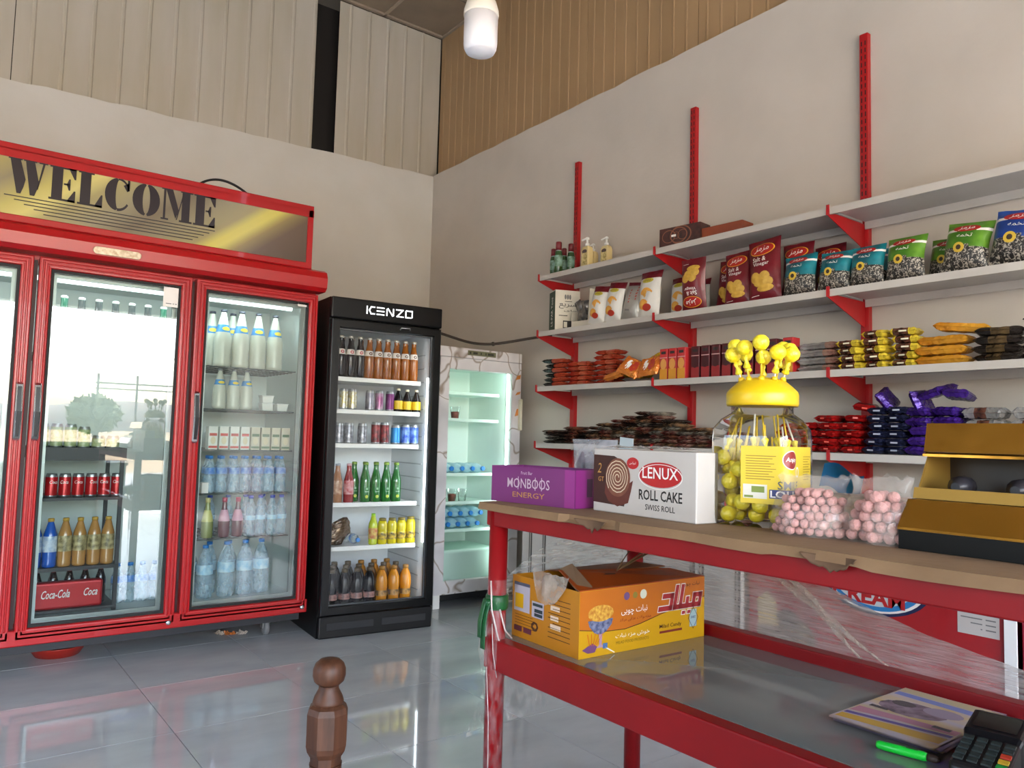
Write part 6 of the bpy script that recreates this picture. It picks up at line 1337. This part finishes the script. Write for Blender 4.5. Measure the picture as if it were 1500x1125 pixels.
for k in range(2):
    b = MB(); b.grid(lambda u, v: (LG[0]-.036-.02*math.sin(min(1, v*1.6)*PI*.5)-.004*k, LG[1]-.012+(u-.5)*.022*(1 if k == 0 else .8)+.012*k, .684-(.135 if k == 0 else .1)*v+.006*math.sin(v*9+k)), 4, 14); o = b.build('tail', grb, t, solid=.0015); o.location = (-LG[0], -LG[1], -.55)

# ------------------------------------------------------------------ chest freezers behind the counter
def chest(name, label, y0, y1, mat, h=.86, x0=2.75):
    O = (3.1, (y0+y1)/2, 0); t = thing(name, label, 'freezer', O)
    b = MB(O); b.box(x0, y1, .06, 3.42, y0, h-.05); b.build('body', mat, t, bevel=.012, seg=3)
    b = MB(O); b.box(x0-.006, y1-.004, h-.049, 3.42, y0+.004, h-.015); b.build('rim', white_pl, t, bevel=.006)
    for k in range(2):
        w_ = (y0-y1)/2; b = MB(O); b.box(x0+.02, y1+.015+w_*k*.98, h-.0145+.006*k, 3.40, y1+w_*(k+1)*.98, h-.006+.006*k); b.build('lid', M('lid_grey', '#7a8084', .1, spec=.8), t)
    for xx in (x0+.06, 3.34):
        for yy in (y1+.06, y0-.06): b = MB(O); b.lathe([(.02, 0), (.02, .06)], 10, (xx, yy, 0)); b.build('foot', black_rub, t)
    return t, O
cw_, O = chest('chest_freezer', 'pale grey chest freezer beside the far counter end', 3.5, 2.0, M('pale_grey_enamel', '#b9b4ac', .4))
for y in (3.42, 3.30, 2.6, 2.27, 2.22, 2.03):
    b = MB(O); b.box(2.7485, y-.018, .2, 2.7498, y-.006, .72); b.build('dark_stripe', M('stripe_grey', '#4a4844', .5), cw_)
    b = MB(O); b.box(2.7485, y+.002, .2, 2.7498, y+.009, .72); b.build('dark_stripe', M('stripe_grey'), cw_)
fred = M('freezer_red', '#9c0f18', .3, coat=.2); ic, O = chest('ice_cream_freezer', 'red ice cream chest freezer behind the counter', 1.975, 1.02, fred)
LS = lambda off: (lambda u, v: (2.7498-off-O[0], -u-O[1], v))         # u = -y
put('logo_rim', ELL(-1.44, .67, .2, .122, 40), LS(.001), M('logo_navy', '#14204a', .35), ic); put('logo_ring', ELL(-1.44, .67, .185, .112, 40), LS(.0016), white_ink, ic); put('logo_ring', ELL(-1.44, .67, .172, .105, 40), LS(.0022), M('logo_sky', '#2a7ab8', .35), ic); put('logo_disc', ELL(-1.445, .68, .158, .1, 40), LS(.0028), M('logo_pale', '#c4ccd0', .4), ic)
put('lettering', TXT('CREAM', -1.465, .612, .27, .056, .035), LS(.0034), M('logo_red'), ic); put('lettering', TXT('ICE', -1.455, .71, .16, .055, .03), LS(.0034), M('logo_red'), ic)
put('picture_panel', RECT(-1.95, .28, -1.66, .57), LS(.001), M('panel_crimson', '#8a2430', .4), ic); put('printed_dish', ELL(-1.8, .4, .13, .085, 20), LS(.0016), M('dish_brown', '#4a3a30', .5, var='#8a7a66', scale=25), ic); put('printed_cream', POLY([(-1.92, .42), (-1.83, .43), (-1.84, .52), (-1.88, .56), (-1.93, .52)]), LS(.0022), M('cream_yellow', '#b8a070', .5), ic); put('printed_topping', ELL(-1.79, .47, .05, .03, 12), LS(.0022), M('topping_dark', '#2a2420', .5), ic)
put('rating_label', RECT(-1.16, .55, -1.035, .665), LS(.001), M('label_grey', '#b8b4b0', .5), ic)
for k in range(6): put('label_text', JOIN(RECT(-1.15+.03*(k % 3), .65-.016*k, -1.085, .6535-.016*k), RECT(-1.075, .65-.016*k, -1.045, .654-.016*k)), LS(.0016), M('grey_ink'), ic)
b = MB(O); b.box(2.742, .985, .06, 2.7497, 1.02, .81); b.build('corner_strip', white_en, ic)
pk_f = M('freezer_rose', '#a83048', .3, coat=.2); c2_, O = chest('ice_cream_freezer', 'rose red chest freezer beyond the white strip', .975, .1, pk_f)
put('printed_ring', ELL(-.80, .62, .16, .16, 40), LS(.001), white_ink, c2_)

# ------------------------------------------------------------------ pendant bulb, turned post, things on the floor
BL_ = (1.28, 1.895, 2.405); t = thing('pendant_bulb', 'white capsule LED bulb hanging from the ceiling', 'bulb', (BL_[0], BL_[1], ZC))
def bmb(): return MB((BL_[0], BL_[1], ZC))
b = bmb(); b.lathe([(.044, -.082), (.05, -.07), (.052, -.055), (.052, .035)][::1], 28, BL_); b.lathe([(.004, -.092), (.03, -.089), (.044, -.082)], 28, BL_, cap1=False); b.build('diffuser', M('bulb_diffuser', '#dcdbe0', .35, spec=.4), t)
b = bmb(); b.lathe([(.0535, .03), (.0545, .036), (.0535, .05), (.046, .075), (.03, .09), (.018, .096), (.016, .13)], 28, BL_); b.build('housing', M('bulb_housing', '#d8d2c6', .35), t)
b = bmb(); b.lathe([(.02, .12), (.022, .125), (.022, .175), (.012, .185)], 20, BL_); b.build('socket', white_pl, t)
b = bmb(); b.tube([(BL_[0], BL_[1], BL_[2]+.18), (BL_[0], BL_[1], ZC)], .004, 6); b.build('flex', white_pl, t)
wood = M('carved_wood', '#4a2c1c', .5, spec=.3, var='#301a0e', scale=14, stretch=(6, 6, .7)); PX = (.492, 1.072)
t = thing('wooden_post', 'turned and faceted brown wooden chair post in the foreground', 'post', (PX[0], PX[1], 0), .3)
b = MB(); b.lathe([(.006, .8215), (.014, .8195), (.0205, .814), (.0235, .806), (.0238, .797), (.0215, .789), (.015, .783)][::-1], 20); b.build('finial', wood, t)
b = MB(); b.lathe([(.022, .756), (.0225, .76), (.0205, .7665), (.0145, .778), (.0145, .785)], 20); b.build('neck', wood, t)
def octr(r): return [(r*math.cos(PI/8+PI/4*i), r*math.sin(PI/8+PI/4*i)) for i in range(8)]
b = MB(); b.rings([[(x, y, z) for x, y in octr(r_)] for r_, z in ((.023, .672), (.0235, .684), (.0285, .692), (.0305, .7), (.0305, .745), (.0275, .753), (.022, .7575))], 0, True, True, False); b.build('faceted_block', wood, t)
b = MB(); b.lathe([(.022, 0), (.024, .02), (.024, .4), (.022, .45), (.026, .46), (.026, .48), (.021, .5), (.0205, .62), (.0245, .64), (.0245, .655), (.0225, .664), (.0235, .673)], 20); b.build('shaft', wood, t)
b = MB(); b.lathe([(.1, 0), (.13, .045), (.135, .05), (.128, .05), (.095, .006)], 24, cap1=False); tag(b.build('red_basin', M('basin_red', '#a8281c', .45), None, (.6, 4.53, .0005)), 'shallow red plastic basin under the red cooler', 'basin')
for k, (x, y, c) in enumerate(((1.44, 4.47, '#b0642a'), (1.5, 4.45, '#b8aca0'), (1.4, 4.5, '#a89a8a'))):
    b = MB(); b.grid(lambda u, v: (.06*(u-.5)+.01*noise.noise(Vector((u*5, v*5, k))), .05*(v-.5), .002+.03*abs(noise.noise(Vector((u*4, v*4, k+3))))), 8, 8, sm=False); tag(b.build('litter_wrapper', M('litter_%d' % k, c, .4), None, (x, y, 0), (0, 0, k), solid=.0008), ('orange', 'silver', 'pale')[k] + ' crumpled wrapper on the floor under the cooler', 'wrapper')
# dark desk and box added out of frame to block bright reflections in the doors
t = thing('added_dark_desk', 'added dark brown desk blocking bright reflections in the cooler doors', 'desk', (.95, -.65, 0)); dw = M('desk_wood', '#2a1e18', .5)
b = MB((.95, -.65, 0)); b.box(.2, -.95, .75, 1.7, -.35, .78); b.build('desk_top', dw, t, bevel=.004)
b = MB((.95, -.65, 0)); b.box(.22, -.37, .0, 1.68, -.352, .7495); b.build('front_panel', dw, t)
for xx in (.22, 1.66): b = MB((.95, -.65, 0)); b.box(xx, -.94, 0, xx+.02, -.371, .7495); b.build('side_panel', dw, t)
b = MB(); b.box(-.35, -.12, 0, .35, .12, .19); t = thing('added_dark_box', 'added dark box on the desk, blocking bright door reflections', 'box', (1.1, -.55, .7805)); b.build('box', M('box_dark', '#1f2024', .6), t, bevel=.01)  # added to raise the reflection blocker above the desk top
b = MB(); b.box(-.355, -.125, .1905, .355, .125, .205); b.build('lid', M('box_lid', '#2c2d33', .6), t, bevel=.004)
